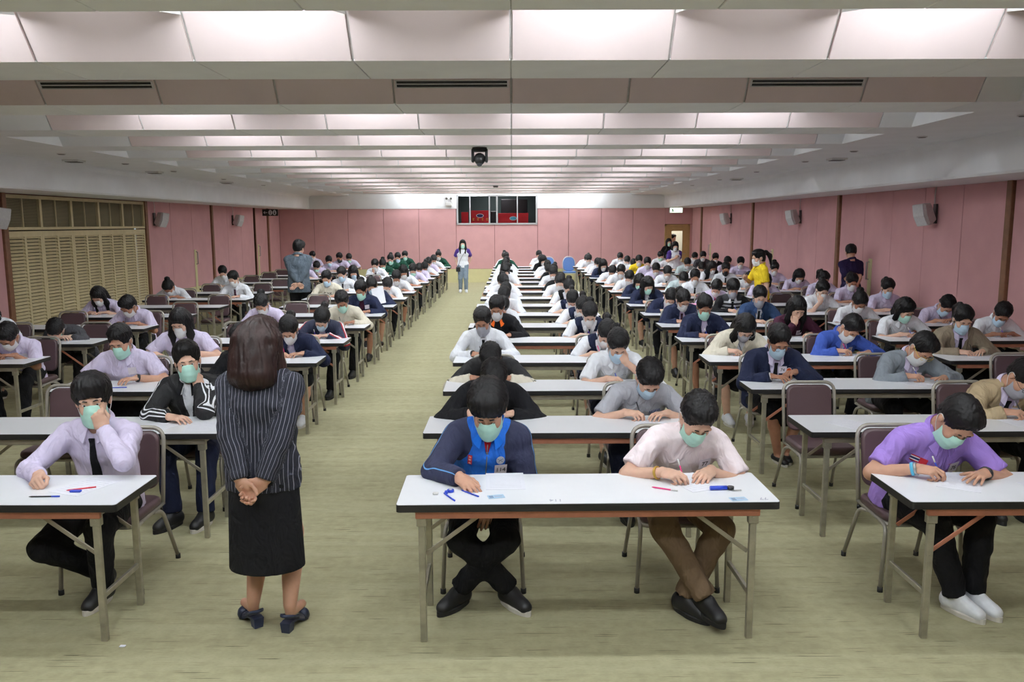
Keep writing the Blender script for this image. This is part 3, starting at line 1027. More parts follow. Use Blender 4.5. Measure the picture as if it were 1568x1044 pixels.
def ell(c, r, R=None):
    c, r = np.asarray(c, float), np.asarray(r, float)

    def f(X, Y, Z):
        x, y, z = X - c[0], Y - c[1], Z - c[2]
        if R is not None:
            x, y, z = (R[0, 0] * x + R[1, 0] * y + R[2, 0] * z, R[0, 1] * x + R[1, 1] * y + R[2, 1] * z, R[0, 2] * x + R[1, 2] * y + R[2, 2] * z)
        k0 = np.sqrt((x / r[0]) ** 2 + (y / r[1]) ** 2 + (z / r[2]) ** 2)
        k1 = np.sqrt((x / r[0] ** 2) ** 2 + (y / r[1] ** 2) ** 2 + (z / r[2] ** 2) ** 2) + 1e-6
        return k0 * (k0 - 1) / k1
    m = r.max()
    return f, c - m, c + m


def rotm(ax, deg):
    return np.array(Matrix.Rotation(math.radians(deg), 3, ax))


def chain(base, d, bend_ax, lens, angs):
    """finger joints: direction d turned about bend_ax by cumulative angles"""
    pts = [np.array(base, float)]
    a = 0
    for L, g in zip(lens, angs):
        a += g
        M = np.array(Matrix.Rotation(math.radians(a), 3, Vector(bend_ax)))
        pts.append(pts[-1] + M @ np.array(d) * L)
    return pts


# ---- hands (right hand: fingers along -y, back of the hand +z, thumb +x)
HANDCURL = {'rest': ((12, 28, 18), (14, 30, 18), (16, 32, 20), (18, 34, 20)), 'flat': ((4, 8, 5), (4, 8, 5), (5, 9, 6), (6, 10, 6)),
            'write': ((32, 48, 18), (42, 58, 26), (58, 72, 40), (64, 76, 44)), 'fist': ((68, 88, 50), (72, 88, 52), (74, 88, 52), (76, 86, 52)),
            'curl': ((35, 45, 30), (38, 50, 32), (42, 52, 34), (44, 54, 34))}
HANDM = {}


def hand_mesh(kind, h=0.0045):
    if kind in HANDM: return HANDM[kind]
    g = Grid((-.09, -.25, -.13), (.12, .09, .06), h)
    g.add(seg((0, .022, 0), (0, -.005, 0), .0255, .023, (1, 0, 0), .82), .01)
    g.add(seg((0, -.01, -.002), (0, -.072, 0), .0165, .0145, (1, 0, 0), .40), .012)
    g.add(ell((.018, -.03, -.012), (.02, .032, .014)), .012)
    bases = ((.0285, -.080, .002), (.0095, -.086, .003), (-.0095, -.082, .002), (-.027, -.072, 0))
    lens = ((.043, .026, .02), (.047, .029, .021), (.043, .027, .02), (.034, .021, .018))
    spl = {'flat': (9, 2, -5, -13), 'rest': (5, 1, -3, -8)}.get(kind, (-1, 0, 1, 2))
    for b, L, c, sp, r in zip(bases, lens, HANDCURL[kind], spl, (.0088, .0092, .0088, .0078)):
        d = rotm('Z', sp) @ np.array((0, -1, 0))
        ax = rotm('Z', sp) @ np.array((1, 0, 0))
        p = chain(b, d, ax, L, c)
        for i in range(3):
            g.add(seg(p[i], p[i + 1], r * (1 - .08 * i), r * (.92 - .08 * i)), .004 if i else .008)
    if kind in ('write', 'fist'):
        th = [(.026, -.018, -.010), (.044, -.048, -.030), (.034, -.080, -.044), (.016, -.098, -.048)]
    elif kind == 'flat':
        th = [(.026, -.015, -.006), (.056, -.040, -.010), (.074, -.066, -.012), (.084, -.088, -.014)]
    else:
        th = [(.026, -.016, -.008), (.050, -.045, -.018), (.056, -.075, -.026), (.052, -.098, -.032)]
    for i, r in enumerate((.0125, .0105, .0092)):
        g.add(seg(th[i], th[i + 1], r, r * .9), .006)
    HANDM[kind] = g.surf()
    return HANDM[kind]


# ---- head (face towards -y)
g = Grid((-.11, -.15, -.17), (.11, .14, .16), .006)
g.add(ell((0, .016, .035), (.075, .094, .094)), 0)
g.add(ell((0, -.026, -.026), (.061, .066, .085)), .03)
g.add(ell((0, -.045, -.083), (.040, .038, .028)), .03)
g.add(seg((0, .02, -.04), (0, .035, -.16), .052, .054), .02)
for s_ in (-1, 1):
    g.add(ell((s_ * .033, -.060, -.034), (.026, .026, .024)), .02)              # cheeks
    g.add(ell((s_ * .030, -.082, .024), (.026, .013, .010)), .014)              # brow ridge
g.cut(ell((.030, -.097, .004), (.017, .015, .011)))
g.cut(ell((-.030, -.097, .004), (.017, .015, .011)))
for s_ in (-1, 1):
    g.add(ell((s_ * .030, -.077, .003), (.0155, .0135, .0125)), .004)           # lids
    g.add(ell((s_ * .077, .012, -.008), (.010, .020, .031), rotm('X', -12)), .006)   # ears
g.add(seg((0, -.088, .010), (0, -.104, -.026), .008, .0115), .010)
for s_ in (-1, 1): g.add(ell((s_ * .011, -.096, -.029), (.008, .009, .007)), .006)
g.add(ell((0, -.088, -.058), (.022, .012, .006)), .005)
g.add(ell((0, -.086, -.068), (.018, .012, .006)), .005)
HEAD = g.surf()
HS = 1.10                                   # head scale
HEAD = (HEAD[0] * HS, HEAD[1])


# ---- hair
def hair(kind):
    g = Grid((-.16, -.20, -.42), (.16, .24, .18), .0065)
    cap = ell((0, .020, .046), (.090, .106, .100) if kind != 'fringe' else (.097, .112, .106))
    g.add(cap, 0)
    if kind in ('short', 'neat'):
        g.add(ell((0, -.035, .105), (.066, .062, .040)), .03)
        g.add(ell((0, .06, .0), (.074, .06, .085)), .02)
        g.cut(ell((0, -.105, -.035), (.078, .072, .105 if kind == 'short' else .112)))
        g.cut(ell((0, -.02, -.165), (.14, .20, .115)))
        for s_ in (-1, 1): g.cut(ell((s_ * .085, .008, -.03), (.024, .026, .045)))
        if kind == 'neat':
            g.cut(ell((0, .03, -.12), (.16, .16, .10)))
    elif kind == 'fringe':
        g.add(ell((0, -.050, .085), (.076, .062, .062)), .03)
        g.add(ell((0, .06, .0), (.078, .06, .085)), .02)
        g.cut(ell((0, -.115, -.050), (.078, .075, .098)))
        g.cut(ell((0, -.02, -.175), (.14, .20, .115)))
        for s_ in (-1, 1): g.cut(ell((s_ * .088, .008, -.03), (.024, .024, .040)))
    else:
        g.add(ell((0, .05, -.01), (.080, .066, .095)), .03)
        g.add(ell((0, -.030, .095), (.070, .066, .044)), .03)
        if kind == 'bob':
            for s_ in (-1, 1): g.add(seg((s_ * .070, .005, .02), (s_ * .082, -.015, -.115), .034, .030), .03)
            g.add(seg((0, .07, .0), (0, .085, -.13), .075, .060, (1, 0, 0), .8), .03)
        if kind == 'long':
            for s_ in (-1, 1):
                g.add(seg((s_ * .068, .0, .03), (s_ * .086, -.04, -.12), .034, .034), .03)
                g.add(seg((s_ * .086, -.04, -.12), (s_ * .075, -.10, -.26), .034, .018), .03)
            g.add(seg((0, .07, .0), (0, .11, -.25), .075, .055, (1, 0, 0), .75), .03)
        if kind == 'pony':
            g.add(ell((0, .13, .06), (.028, .03, .028)), .015)
            g.add(seg((0, .15, .06), (0, .20, -.02), .032, .036), .02)
            g.add(seg((0, .20, -.02), (0, .19, -.17), .036, .012), .02)
        if kind == 'bun':
            g.add(ell((0, .105, .105), (.048, .046, .044)), .012)
        if kind == 'lady':
            for s_ in (-1, 1): g.add(seg((s_ * .074, .01, .03), (s_ * .098, .0, -.15), .038, .032), .03)
            g.add(seg((0, .075, .02), (0, .105, -.13), .085, .085, (1, 0, 0), .74), .04)
            g.add(seg((-.08, .10, -.165), (.08, .10, -.165), .030, .030), .03)
        cz = -.02 if kind in ('pony', 'bun') else -.045
        g.cut(ell((0, -.115, cz), (.066, .075, .100)))
        if kind in ('pony', 'bun'):
            g.cut(ell((0, -.03, -.165), (.14, .17, .115)))
            for s_ in (-1, 1): g.cut(ell((s_ * .085, .004, -.03), (.024, .026, .040)))
        else:
            g.cut(ell((0, -.10, -.13), (.054, .085, .14)))
    amp = .0030 if kind in ('bun', 'pony') else .0038

    def strands(X, Y, Z):
        ph = np.arctan2(X, -(Y - .02))
        el = np.arctan2(Z - .03, np.sqrt(X * X + Y * Y) + 1e-3)
        return amp * np.sin(23 * ph + 2.2 * np.sin(9 * ph + 5 * el)) * np.sin(3 * el + 1.5 + 2 * np.sin(5 * ph)) + .0016 * np.sin(61 * ph + 7 * el)
    g.fn(strands, 'add')
    V, F = g.surf()
    me = mesh_np('hair_' + kind, V, F, True)
    return me


HAIR = {k: hair(k) for k in ('short', 'neat', 'fringe', 'bob', 'long', 'pony', 'bun', 'lady')}


# ---- face mask (pleated sheet over nose and chin) with ear loops
def mask_mesh():
    mb = MB()
    nu, nv = 17, 13
    G = []
    for j in range(nv):
        v = j / (nv - 1)
        z = -.008 - .108 * v
        row = []
        for i in range(nu):
            u = i / (nu - 1) * 2 - 1
            au = abs(u)
            x = u * (.073 - .010 * v - .012 * (1 - v) ** 3)
            fr = -.119 + .012 * (v - .32) ** 2 * 4 - .006 * v + .004 * (1 - v) ** 4
            y = fr + (.100 - .018 * v) * au ** 2.3
            zz = z - .018 * (1 - au) * (v > .5) * (v - .5) + .014 * (1 - au ** 1.5) * (1 - v) - .006 * au
            y += .0022 * math.sin(v * 6.28 * 3.0) * (1 - au ** 4)
            row.append((x, y, zz))
        G.append(row)
    V = [p for r in G for p in r]
    V2 = [(p[0] * .97, p[1] + .003, p[2]) for p in V]
    n = len(V)
    F = []
    for j in range(nv - 1):
        for i in range(nu - 1):
            a = j * nu + i
            F.append((a, a + nu, a + nu + 1, a + 1))
            F.append((n + a, n + a + 1, n + a + nu + 1, n + a + nu))
    for i in range(nu - 1):
        F.append((i, i + 1, n + i + 1, n + i)); b = (nv - 1) * nu + i
        F.append((b + 1, b, n + b, n + b + 1))
    mb.add(V + V2, F, True)
    return mb.mesh('mask')


MASK = mask_mesh()
LOOP, BROW, LASH = [], [], []
for s_ in (-1, 1):
    LOOP.append(MB().tube(rpath([(s_ * .062, -.030, -.004), (s_ * .080, -.005, .008), (s_ * .088, .020, .016), (s_ * .086, .034, -.012), (s_ * .078, .015, -.05), (s_ * .060, -.035, -.095)], .03, 3), .0018, 4).mesh('ear_loop'))
    BROW.append(MB().tube([(s_ * .014, -.0955, .0215), (s_ * .030, -.0955, .0265), (s_ * .048, -.083, .021)], [.0028, .0036, .0018], 6).mesh('eyebrow'))
    LASH.append(MB().tube([(s_ * .018, -.0885, .0), (s_ * .030, -.0918, -.004), (s_ * .041, -.0835, -.001)], [.0010, .0016, .0010], 5).mesh('eyelid'))
EYEW, EYEI = [], []
for s_ in (-1, 1):
    n = 14
    def lens(rx, rz, y, dy):
        c = (s_ * .030, y - dy, .002)
        ring = [(s_ * .030 + rx * math.cos(2 * math.pi * i / n), y + .006 * abs(math.cos(2 * math.pi * i / n)) * (rx > .008), .002 + rz * math.sin(2 * math.pi * i / n)) for i in range(n)]
        return MB().add([c] + ring, [(0, 1 + i, 1 + (i + 1) % n) for i in range(n)], True)
    EYEW.append(lens(.0125, .0050, -.0905, .0012).mesh('eye'))
    EYEI.append(lens(.0052, .0050, -.0922, .0006).mesh('iris'))
GL = MB()
for s_ in (-1, 1):
    GL.tube([(s_ * .032 + .023 * math.cos(a), -.108, .0 + .018 * math.sin(a)) for a in np.linspace(0, 2 * math.pi, 15)], .0016, 4, cap=False)
    GL.tube([(s_ * .055, -.108, .004), (s_ * .078, -.09, .006), (s_ * .082, .01, .006)], .0018, 4)
GL.tube([(-.010, -.108, .004), (0, -.112, .006), (.010, -.108, .004)], .0016, 4)
GLASSES = GL.mesh('glasses')


# ---- collar, in the neck frame (x lateral, y backward, z up the spine)
def collar_mesh(size=1.0):
    mb = MB()
    n = 22
    st, fl = [], []
    rings = []
    for i in range(n + 1):
        a = math.radians(-162 + 324 * i / n)            # open at the front
        c, s_ = math.sin(a), math.cos(a)                # s_>0 = back
        fr = max(0, -s_)
        x, y = .066 * c, .064 * s_ + .004
        zt = .052 * (1 + s_) * .5 + .010 - .010 * fr
        zb = zt - .030 - .012 * fr * size
        ex = 1.28 + .50 * fr ** 2 * size
        rings.append([(x * .96, y * .96, zt - .03), (x, y, zt), (x * 1.05, y * 1.05, zt + .003), (x * ex, y * ex - .012 * fr, zb - .022 * fr ** 2 * size), (x * ex * .97, y * ex * .97 - .010 * fr, zb - .006 - .022 * fr ** 2 * size), (x * 1.02, y * 1.02, zt - .02)])
    mb.loft(rings, smooth=False)
    return mb.mesh('collar')


COLLAR = collar_mesh()


# ---- pose -> joints
def ik(S, W, l1, l2, pole):
    S, W = np.array(S, float), np.array(W, float)
    d = W - S
    L = np.linalg.norm(d)
    if L > (l1 + l2) * .995:
        W = S + d / L * (l1 + l2) * .995
        d = W - S
        L = np.linalg.norm(d)
    L = max(L, abs(l1 - l2) * 1.02)
    u = d / (np.linalg.norm(d) + 1e-9)
    a = (l1 * l1 - l2 * l2 + L * L) / (2 * L)
    h = math.sqrt(max(l1 * l1 - a * a, 0))
    p = np.array(pole, float)
    p = nrm(p - u * np.dot(p, u))
    return S + u * a + p * h, W


BASE = dict(lean=24, side=0, twist=0, hp=42, hy=0, hr=0, hs=1.0, ak=.03, cutr=.075, calf=1.0, bulk=1.0, sh=.178,
            rw=(-.10, -.44, .785), lw=(.14, -.40, .785), rk='write', lk='rest', rpole=(-1, .25, -.55), lpole=(1, .25, -.55),
            rdir=None, ldir=None, rback=None, lback=None,
            legs=((-.12, -.40, .0), (.12, -.38, .0)), stand=False, foot=(8, -8), knee=None)


def solve(**kw):
    p = dict(BASE); p.update(kw)
    J = dict(p=p)
    lat = rotm('Z', p['twist']) @ np.array((1., 0, 0))
    fwd = rotm('Z', p['twist']) @ np.array((0, -1., 0))
    st_ = p['stand']
    P = np.array((0, 0, .93 if st_ else .54))

    def up(a):
        a = math.radians(a); b = math.radians(p['side'])
        return nrm(np.array((math.sin(b), 0, 0)) + fwd * math.sin(a) + np.array((0, 0, math.cos(a))))
    L = p['lean']
    u1, u2, u3 = up(L * .6), up(L), up(L * 1.35)
    M = P + u1 * (.19 if st_ else .165)
    C = M + u2 * (.17 if st_ else .155)
    N = C + u3 * (.15 if st_ else .145)
    lat2 = nrm(lat - u3 * np.dot(lat, u3))
    fr = nrm(np.cross(u3, lat2))              # towards the chest front
    if np.dot(fr, fwd) < 0: fr = -fr
    J.update(P=P, M=M, C=C, N=N, lat=lat2, up=u3, fr=fr, u2=u2, u1=u1, fwd=fwd)
    R = rotm('Z', p['hy'] + p['twist'] * .5) @ rotm('Y', p['hr']) @ rotm('X', p['hp'])
    nd = nrm(.55 * u3 + .45 * (R @ np.array((0, -.15, 1))))
    Hc = N + nd * .130 + R @ np.array((0, -.012, .035))
    J.update(Hc=Hc, R=R, HM=place(Hc, R[:, 0] * HS * p['hs'], R[:, 1] * HS * p['hs'], R[:, 2] * HS * p['hs']))
    for s_, k in ((-1, 'r'), (1, 'l')):
        S = N - u3 * .055 + lat2 * s_ * p['sh'] + fr * .012
        W = p[k + 'w']
        if isinstance(W, str):          # hand to the face: 'cheek', 'brow', 'mask'
            off = {'cheek': (s_ * .055, -.085, -.175), 'brow': (s_ * .06, -.15, -.055), 'mask': (s_ * .045, -.15, -.120)}[W]
            W = Hc + R @ np.array(off)
        E, W = ik(S, W, .285, .245, np.array(p[k + 'pole']) * (1, 1, 1))
        J[k + 'S'], J[k + 'E'], J[k + 'W'] = S, E, W
        fd = p[k + 'dir']
        ad = nrm(W - E)
        fd = nrm(fd) if fd is not None else nrm(ad * (1, 1, .15) + np.array((0, -.35, 0)))
        bk = p[k + 'back']
        if bk is None:
            bk = (s_ * .55, .1, .8) if p[k + 'k'] in ('write',) else (s_ * .12, 0, 1)
        bk = nrm(np.array(bk, float))
        bk = nrm(bk - fd * np.dot(bk, fd))
        xx = np.cross(-fd, bk)                  # right-handed: x = y cross z with y = -fd
        J[k + 'H'] = np.stack([xx, -fd, bk], 1)
    for s_, k, an in ((-1, 'r', p['legs'][0]), (1, 'l', p['legs'][1])):
        hip = P + np.array((s_ * .085, -.01, -.02 if not p['stand'] else -.05))
        A = np.array((an[0], an[1], an[2] + .085))
        pole = np.array((s_ * .22, -.5, 1.0)) if not p['stand'] else np.array((0, -1, 0))
        if p['knee']: pole = np.array(p['knee'][0 if s_ < 0 else 1], float)
        Kn, A = ik(hip, A, .42, .43 if not p['stand'] else .405, pole)
        J[k + 'hip'], J[k + 'K'], J[k + 'A'] = hip, Kn, A
    return J


def torso_prims(J, f, leg=False):
    b = J['p']['bulk']
    lat = J['lat']
    out = [(seg(J['P'], J['M'], .112 * b + f, .098 * b + f, lat, .70), .03), (seg(J['M'], J['C'], .098 * b + f, .108 * b + f, lat, .66), .04),
           (seg(J['C'], J['N'] - J['up'] * .07, .108 * b + f, .080 + f, lat, .60), .04),
           (seg(J['rS'] * .8 + J['lS'] * .2, J['lS'] * .8 + J['rS'] * .2, .060 + f, .060 + f), .05)]
    for k in 'rl':
        out.append((seg(J['N'] + J['up'] * .005, J['N'] * .35 + J[k + 'S'] * .65 + J['up'] * .012, .046 + f * .6, .046 + f), .04))
    return out


def arm_prims(J, k, f, f2, t1=1.0, t0=0.0):
    b = J['p']['bulk'] ** .5
    S, E, W = J[k + 'S'], J[k + 'E'], J[k + 'W']
    out = [seg(S, E if t1 >= .5 else S + (E - S) * t1 * 2, .054 * b + f, (.043 + (.011 * (1 - t1 * 2) if t1 < .5 else 0)) * b + f2)]
    if t1 > .5:
        t = (t1 - .5) * 2
        out.append(seg(E, E + (W - E) * t, .043 * b + f2, (.043 + (.029 - .043) * t) * b + f2 * .9))
    return out


def bounds(J, keys, m=.2):
    Q = np.array([J[k] for k in keys])
    return Q.min(0) - m, Q.max(0) + m


BODYK = ('P', 'M', 'C', 'N', 'Hc', 'rS', 'lS', 'rE', 'lE', 'rW', 'lW', 'rK', 'lK', 'rA', 'lA')


def body_mesh(J, h=.013):
    lo, hi = bounds(J, BODYK)
    g = Grid(lo, hi, h)
    for pr, k in torso_prims(J, -.012): g.add(pr, k)
    R = J['R']
    g.add(seg(J['N'] - J['up'] * .02, J['Hc'] + R @ np.array((0, .030, -.065)), .054, .051), .025)
    for k in 'rl':
        for pr in arm_prims(J, k, -.006, -.002): g.add(pr, .022)
        g.add(seg(J[k + 'hip'], J[k + 'K'], .082, .056), .03)
        g.add(seg(J[k + 'K'], J[k + 'K'] * .62 + J[k + 'A'] * .38, .054, .052 * J['p']['calf']), .02)
        g.add(seg(J[k + 'K'] * .62 + J[k + 'A'] * .38, J[k + 'A'], .052 * J['p']['calf'], .034 * J['p']['calf'] ** .5), .02)
        s_ = 0 if k == 'r' else 1
        fd = rotm('Z', J['p']['foot'][s_]) @ np.array((0, -1, 0))
        g.add(seg(J[k + 'A'] - np.array((0, 0, .045)), J[k + 'A'] + fd * .13 - np.array((0, 0, .055)), .030, .026), .02)
    V, F = g.surf()
    parts = [(V, F)]
    hv = HEAD[0] * J['p']['hs'] @ R.T + J['Hc']
    parts.append((hv, HEAD[1]))
    for k in 'rl':
        v, f = hand_mesh(J['p'][k + 'k'])
        v = v.copy(); f = f.copy()
        if k == 'l':
            v[:, 0] *= -1; f = f[:, ::-1]
        parts.append((v @ J[k + 'H'].T + J[k + 'W'], f))
    o = 0
    VV, FF = [], []
    for v, f in parts:
        VV.append(v); FF.append(f + o); o += len(v)
    return mesh_np('body', np.concatenate(VV), np.concatenate(FF), True)


def wrinkle(seed, amp):
    r = np.random.RandomState(seed)
    K = r.normal(0, 1, (5, 3)) * 38 + 6
    ph = r.uniform(0, 6.28, 5)

    def f(X, Y, Z):
        d = 0
        for k, q in zip(K, ph):
            d = d + np.sin(k[0] * X + k[1] * Y + k[2] * Z + q + 1.2 * np.sin(17 * Z + 11 * X + q))
        return amp * d * .5
    return f


def top_mesh(J, sleeve='long', infl=.014, v=None, h=.0125, hem=.09, seed=1, vest=False, flare=.0, arms=True):
    """garment for the upper body; sleeve 'short'/'long'/None; v = (width, depth) of a front opening"""
    lo, hi = bounds(J, ('P', 'M', 'C', 'N', 'rS', 'lS', 'rE', 'lE', 'rW', 'lW'), .2)
    g = Grid(lo, hi, h)
    for pr, k in torso_prims(J, infl): g.add(pr, k)
    if hem > .05:
        g.add(seg(J['P'] + J['u1'] * .02, J['P'] - J['u1'] * hem, .114 * J['p']['bulk'] + infl, .118 * J['p']['bulk'] + infl + flare, J['lat'], .68), .03)
    A = []
    if sleeve:
        for k in 'rl':
            for pr in arm_prims(J, k, infl + .002, infl + (.012 if sleeve == 'short' else .004), .40 if sleeve == 'short' else .97):
                g.add(pr, J['p']['ak'])
    g.fn(wrinkle(seed, .0030 if not v and sleeve else .0022), 'add')
    # open ends
    N, up, P, u1 = J['N'], J['up'], J['P'], J['u1']
    g.cut(seg(N - up * .045 + J['fr'] * .012, J['Hc'], .060 if not v else .064, .060))
    g.fn(lambda X, Y, Z: -((X - P[0]) * u1[0] + (Y - P[1]) * u1[1] + (Z - P[2]) * u1[2] + hem))
    if sleeve == 'short':
        for k in 'rl':
            S, E = J[k + 'S'], J[k + 'E']
            d = nrm(E - S); c = S + (E - S) * .80
            sl, Q = g.sub(np.minimum(S, E) - .12, np.maximum(S, E) + .12)
            X, Y, Z = Q
            pl = (X - c[0]) * d[0] + (Y - c[1]) * d[1] + (Z - c[2]) * d[2]
            rad = np.sqrt((X - c[0]) ** 2 + (Y - c[1]) ** 2 + (Z - c[2]) ** 2)
            g.F[sl] = np.where(rad < .11, np.maximum(g.F[sl], pl), g.F[sl])
    else:
        if sleeve:
            for k in 'rl':
                W, E = J[k + 'W'], J[k + 'E']
                d = nrm(W - E); c = W - d * .012
                sl, Q = g.sub(W - .09, W + .09)
                X, Y, Z = Q
                pl = (X - c[0]) * d[0] + (Y - c[1]) * d[1] + (Z - c[2]) * d[2]
                rad = np.sqrt((X - c[0]) ** 2 + (Y - c[1]) ** 2 + (Z - c[2]) ** 2)
                g.F[sl] = np.where(rad < J['p']['cutr'], np.maximum(g.F[sl], pl), g.F[sl])
    if v:
        w0, dep = v
        fr, lat = J['fr'], J['lat']

        def wedge(X, Y, Z):
            x, y, z = X - N[0], Y - N[1], Z - N[2]
            a = x * up[0] + y * up[1] + z * up[2]
            l = np.abs(x * lat[0] + y * lat[1] + z * lat[2])
            q = x * fr[0] + y * fr[1] + z * fr[2]
            w = w0 * np.clip(1 + a / dep, -1, 1.4)
            return -np.maximum(l - w, .03 - q) * .8
        g.fn(wedge)
    V, F = g.surf()
    me = mesh_np('garment', V, F, True)
    # woven-in coordinates: arc length round the sleeve or the trunk, and which faces are sleeve
    arc = np.zeros(len(V), np.float32)
    da = np.full(len(V), 9.0)
    along = np.zeros(len(V))
    for k in 'rl':
        S, E, W = J[k + 'S'], J[k + 'E'], J[k + 'W']
        out = nrm(np.cross(E - S, W - E))
        sd = -1 if k == 'r' else 1
        po = nrm(J['lat'] * sd * .9 + np.array((0, 0, .55)) + J['fwd'] * .25)
        qs, ds = [], []
        for a, b in ((S, E), (E, W)):
            d = b - a
            t = np.clip(((V - a) @ d) / (d @ d), 0, 1)
            q = V - a - t[:, None] * d
            qs.append((q, nrm(d), t)); ds.append(np.linalg.norm(q, axis=1))
        w2 = np.clip((ds[0] - ds[1]) / .09 + .5, 0, 1)[:, None]
        w2 = w2 * w2 * (3 - 2 * w2)
        q = qs[0][0] * (1 - w2) + qs[1][0] * w2
        d = qs[0][1] * (1 - w2) + qs[1][1] * w2
        d = d / np.linalg.norm(d, axis=1)[:, None]
        o = po - d * (d @ po)[:, None]
        o = o / (np.linalg.norm(o, axis=1)[:, None] + 1e-6)
        w = np.cross(d, o)
        an = np.arctan2((q * w).sum(1), (q * o).sum(1)) * (.07 - .01 * w2[:, 0])
        dist = np.minimum(ds[0], ds[1])
        m = dist < da
        da = np.where(m, dist, da)
        arc = np.where(m, an, arc)
        along = np.where(m, np.where(ds[0] < ds[1], qs[0][2], 1 + qs[1][2]), along)
    axis = np.clip(((V - P) @ (N - P)) / ((N - P) @ (N - P)), -.3, 1)
    ctr = P + axis[:, None] * (N - P)
    q = V - ctr
    tx = (q @ J['lat']) * 1.05
    shl = np.minimum(np.abs((V - J['N']) @ J['lat']), 9)
    if sleeve:
        X_, Y_, Z_ = V[:, 0], V[:, 1], V[:, 2]
        dt = np.min([pr[0](X_, Y_, Z_) for pr, _ in torso_prims(J, infl)], axis=0)
        dm = np.min([pr[0](X_, Y_, Z_) for k in 'rl' for pr in arm_prims(J, k, infl + .002, infl + .004, 1.0)], axis=0)
        score = dt - dm - .003
    else:
        score = np.full(len(V), -1.0)
    isarm = score > 0
    at = me.attributes.new('arc', 'FLOAT', 'POINT')
    at.data.foreach_set('value', np.where(isarm, arc, tx).astype(np.float32))
    at = me.attributes.new('sleeve', 'FLOAT', 'POINT')
    at.data.foreach_set('value', score.astype(np.float32))
    at = me.attributes.new('along', 'FLOAT', 'POINT')
    at.data.foreach_set('value', np.where(isarm, along, -1).astype(np.float32))
    at = me.attributes.new('height', 'FLOAT', 'POINT')
    at.data.foreach_set('value', (axis * np.linalg.norm(N - P)).astype(np.float32))
    me.materials.append(None)
    me.polygons.foreach_set('material_index', isarm[F[:, 0]].astype(np.int32))
    return me, g


class Both:
    """jacket worn over a shirt: whichever lies outermost"""
    def __init__(s, a, b): s.a, s.b = a, b

    def sample(s, p): return min(s.a.sample(p), s.b.sample(p))


def front_point(g, J, l, a):
    """point on the garment's front at lateral l and height a (negative = below the neck), plus its normal"""
    base = J['N'] + J['up'] * a + J['lat'] * l
    if a < -.15:                                        # follow the bend of the spine
        base = J['C'] + J['u2'] * (a + .15) + J['lat'] * l
    f = J['fr'] if a > -.2 else nrm(J['fr'] + 0.3 * np.array((0, 0, .3)))
    prev = .5
    for q in np.arange(.30, 0, -.004):
        c = g.sample(base + f * q)
        if c < 0:
            return base + f * (q + .004 * (-c) / (prev - c + 1e-6))
        prev = c
    return base + f * .13


def badge_matrix(g, J, l, a, off=.008):
    p = front_point(g, J, l, a)
    px = front_point(g, J, l + .03, a); pm = front_point(g, J, l - .03, a)
    pu = front_point(g, J, l, a + .03); pd = front_point(g, J, l, a - .03)
    x = nrm(px - pm); z = nrm(pu - pd)
    n = nrm(np.cross(x, z))
    z = nrm(np.cross(n, x))
    return place(p + n * off, x, z, n)          # local xy = face of the badge, z outward


def tie_mesh(g, J, length=.34):
    mb = MB()
    rings = []
    n = 12
    for i in range(n + 1):
        t = i / n
        a = -.035 - length * t
        w = .017 if i == 0 else (.012 + .022 * t if t < .9 else .034 * (1 - t) * 8 + .004)
        p = front_point(g, J, 0, a) + J['fr'] * (.006 + (.008 if i == 0 else 0))
        rings.append([p - J['lat'] * w + J['fr'] * .003, p + J['lat'] * w + J['fr'] * .003, p + J['lat'] * w - J['fr'] * .006, p - J['lat'] * w - J['fr'] * .006])
    mb.loft(rings, smooth=False)
    return mb.mesh('tie')


def legs_mesh(J, kind='trousers', infl=.016, h=.0135, seed=3, hemz=None):
    lo, hi = bounds(J, ('P', 'rK', 'lK', 'rA', 'lA'), .21)
    g = Grid(lo, hi, h)
    P = J['P']
    g.add(seg(P - J['u1'] * .02, P + J['u1'] * .07, .114 + infl * .5, .106 + infl * .3, J['lat'], .70), .03)
    if kind == 'trousers':
        for k in 'rl':
            g.add(seg(J[k + 'hip'], J[k + 'K'], .088 + infl, .062 + infl), .035)
            g.add(seg(J[k + 'K'], J[k + 'A'] + np.array((0, 0, .02)), .060 + infl, .046 + infl), .02)
        g.fn(wrinkle(seed, .003), 'add')
        for k in 'rl':
            K, A = J[k + 'K'], J[k + 'A']
            d = nrm(A - K); c = A - d * .015
            sl, Q = g.sub(A - .11, A + .11)
            X, Y, Z = Q
            pl = (X - c[0]) * d[0] + (Y - c[1]) * d[1] + (Z - c[2]) * d[2]
            rad = np.sqrt((X - c[0]) ** 2 + (Y - c[1]) ** 2 + (Z - c[2]) ** 2)
            g.F[sl] = np.where(rad < .085, np.maximum(g.F[sl], pl), g.F[sl])
    elif kind == 'skirt':
        for k in 'rl':
            g.add(seg(J[k + 'hip'], J[k + 'K'], .092 + infl, .068 + infl), .05)
        mK = (J['rK'] + J['lK']) / 2
        g.add(seg(P - np.array((0, .05, .02)), mK + np.array((0, .03, 0)), .09, .075, (1, 0, 0), .5), .06)
        g.add(seg(mK + np.array((0, .02, 0)), mK + np.array((0, .03, -.10)), .075, .06, (1, 0, 0), .45), .04)
        g.fn(wrinkle(seed, .003), 'add')
    elif kind == 'long_skirt':
        g.add(seg(P - np.array((0, 0, .02)), P - np.array((0, 0, .58)), .135, .150, (1, 0, 0), .72), .03)
        g.fn(lambda X, Y, Z: hemz - Z + 0 * X + 0 * Y)
    V, F = g.surf()
    return mesh_np(kind, V, F, True)


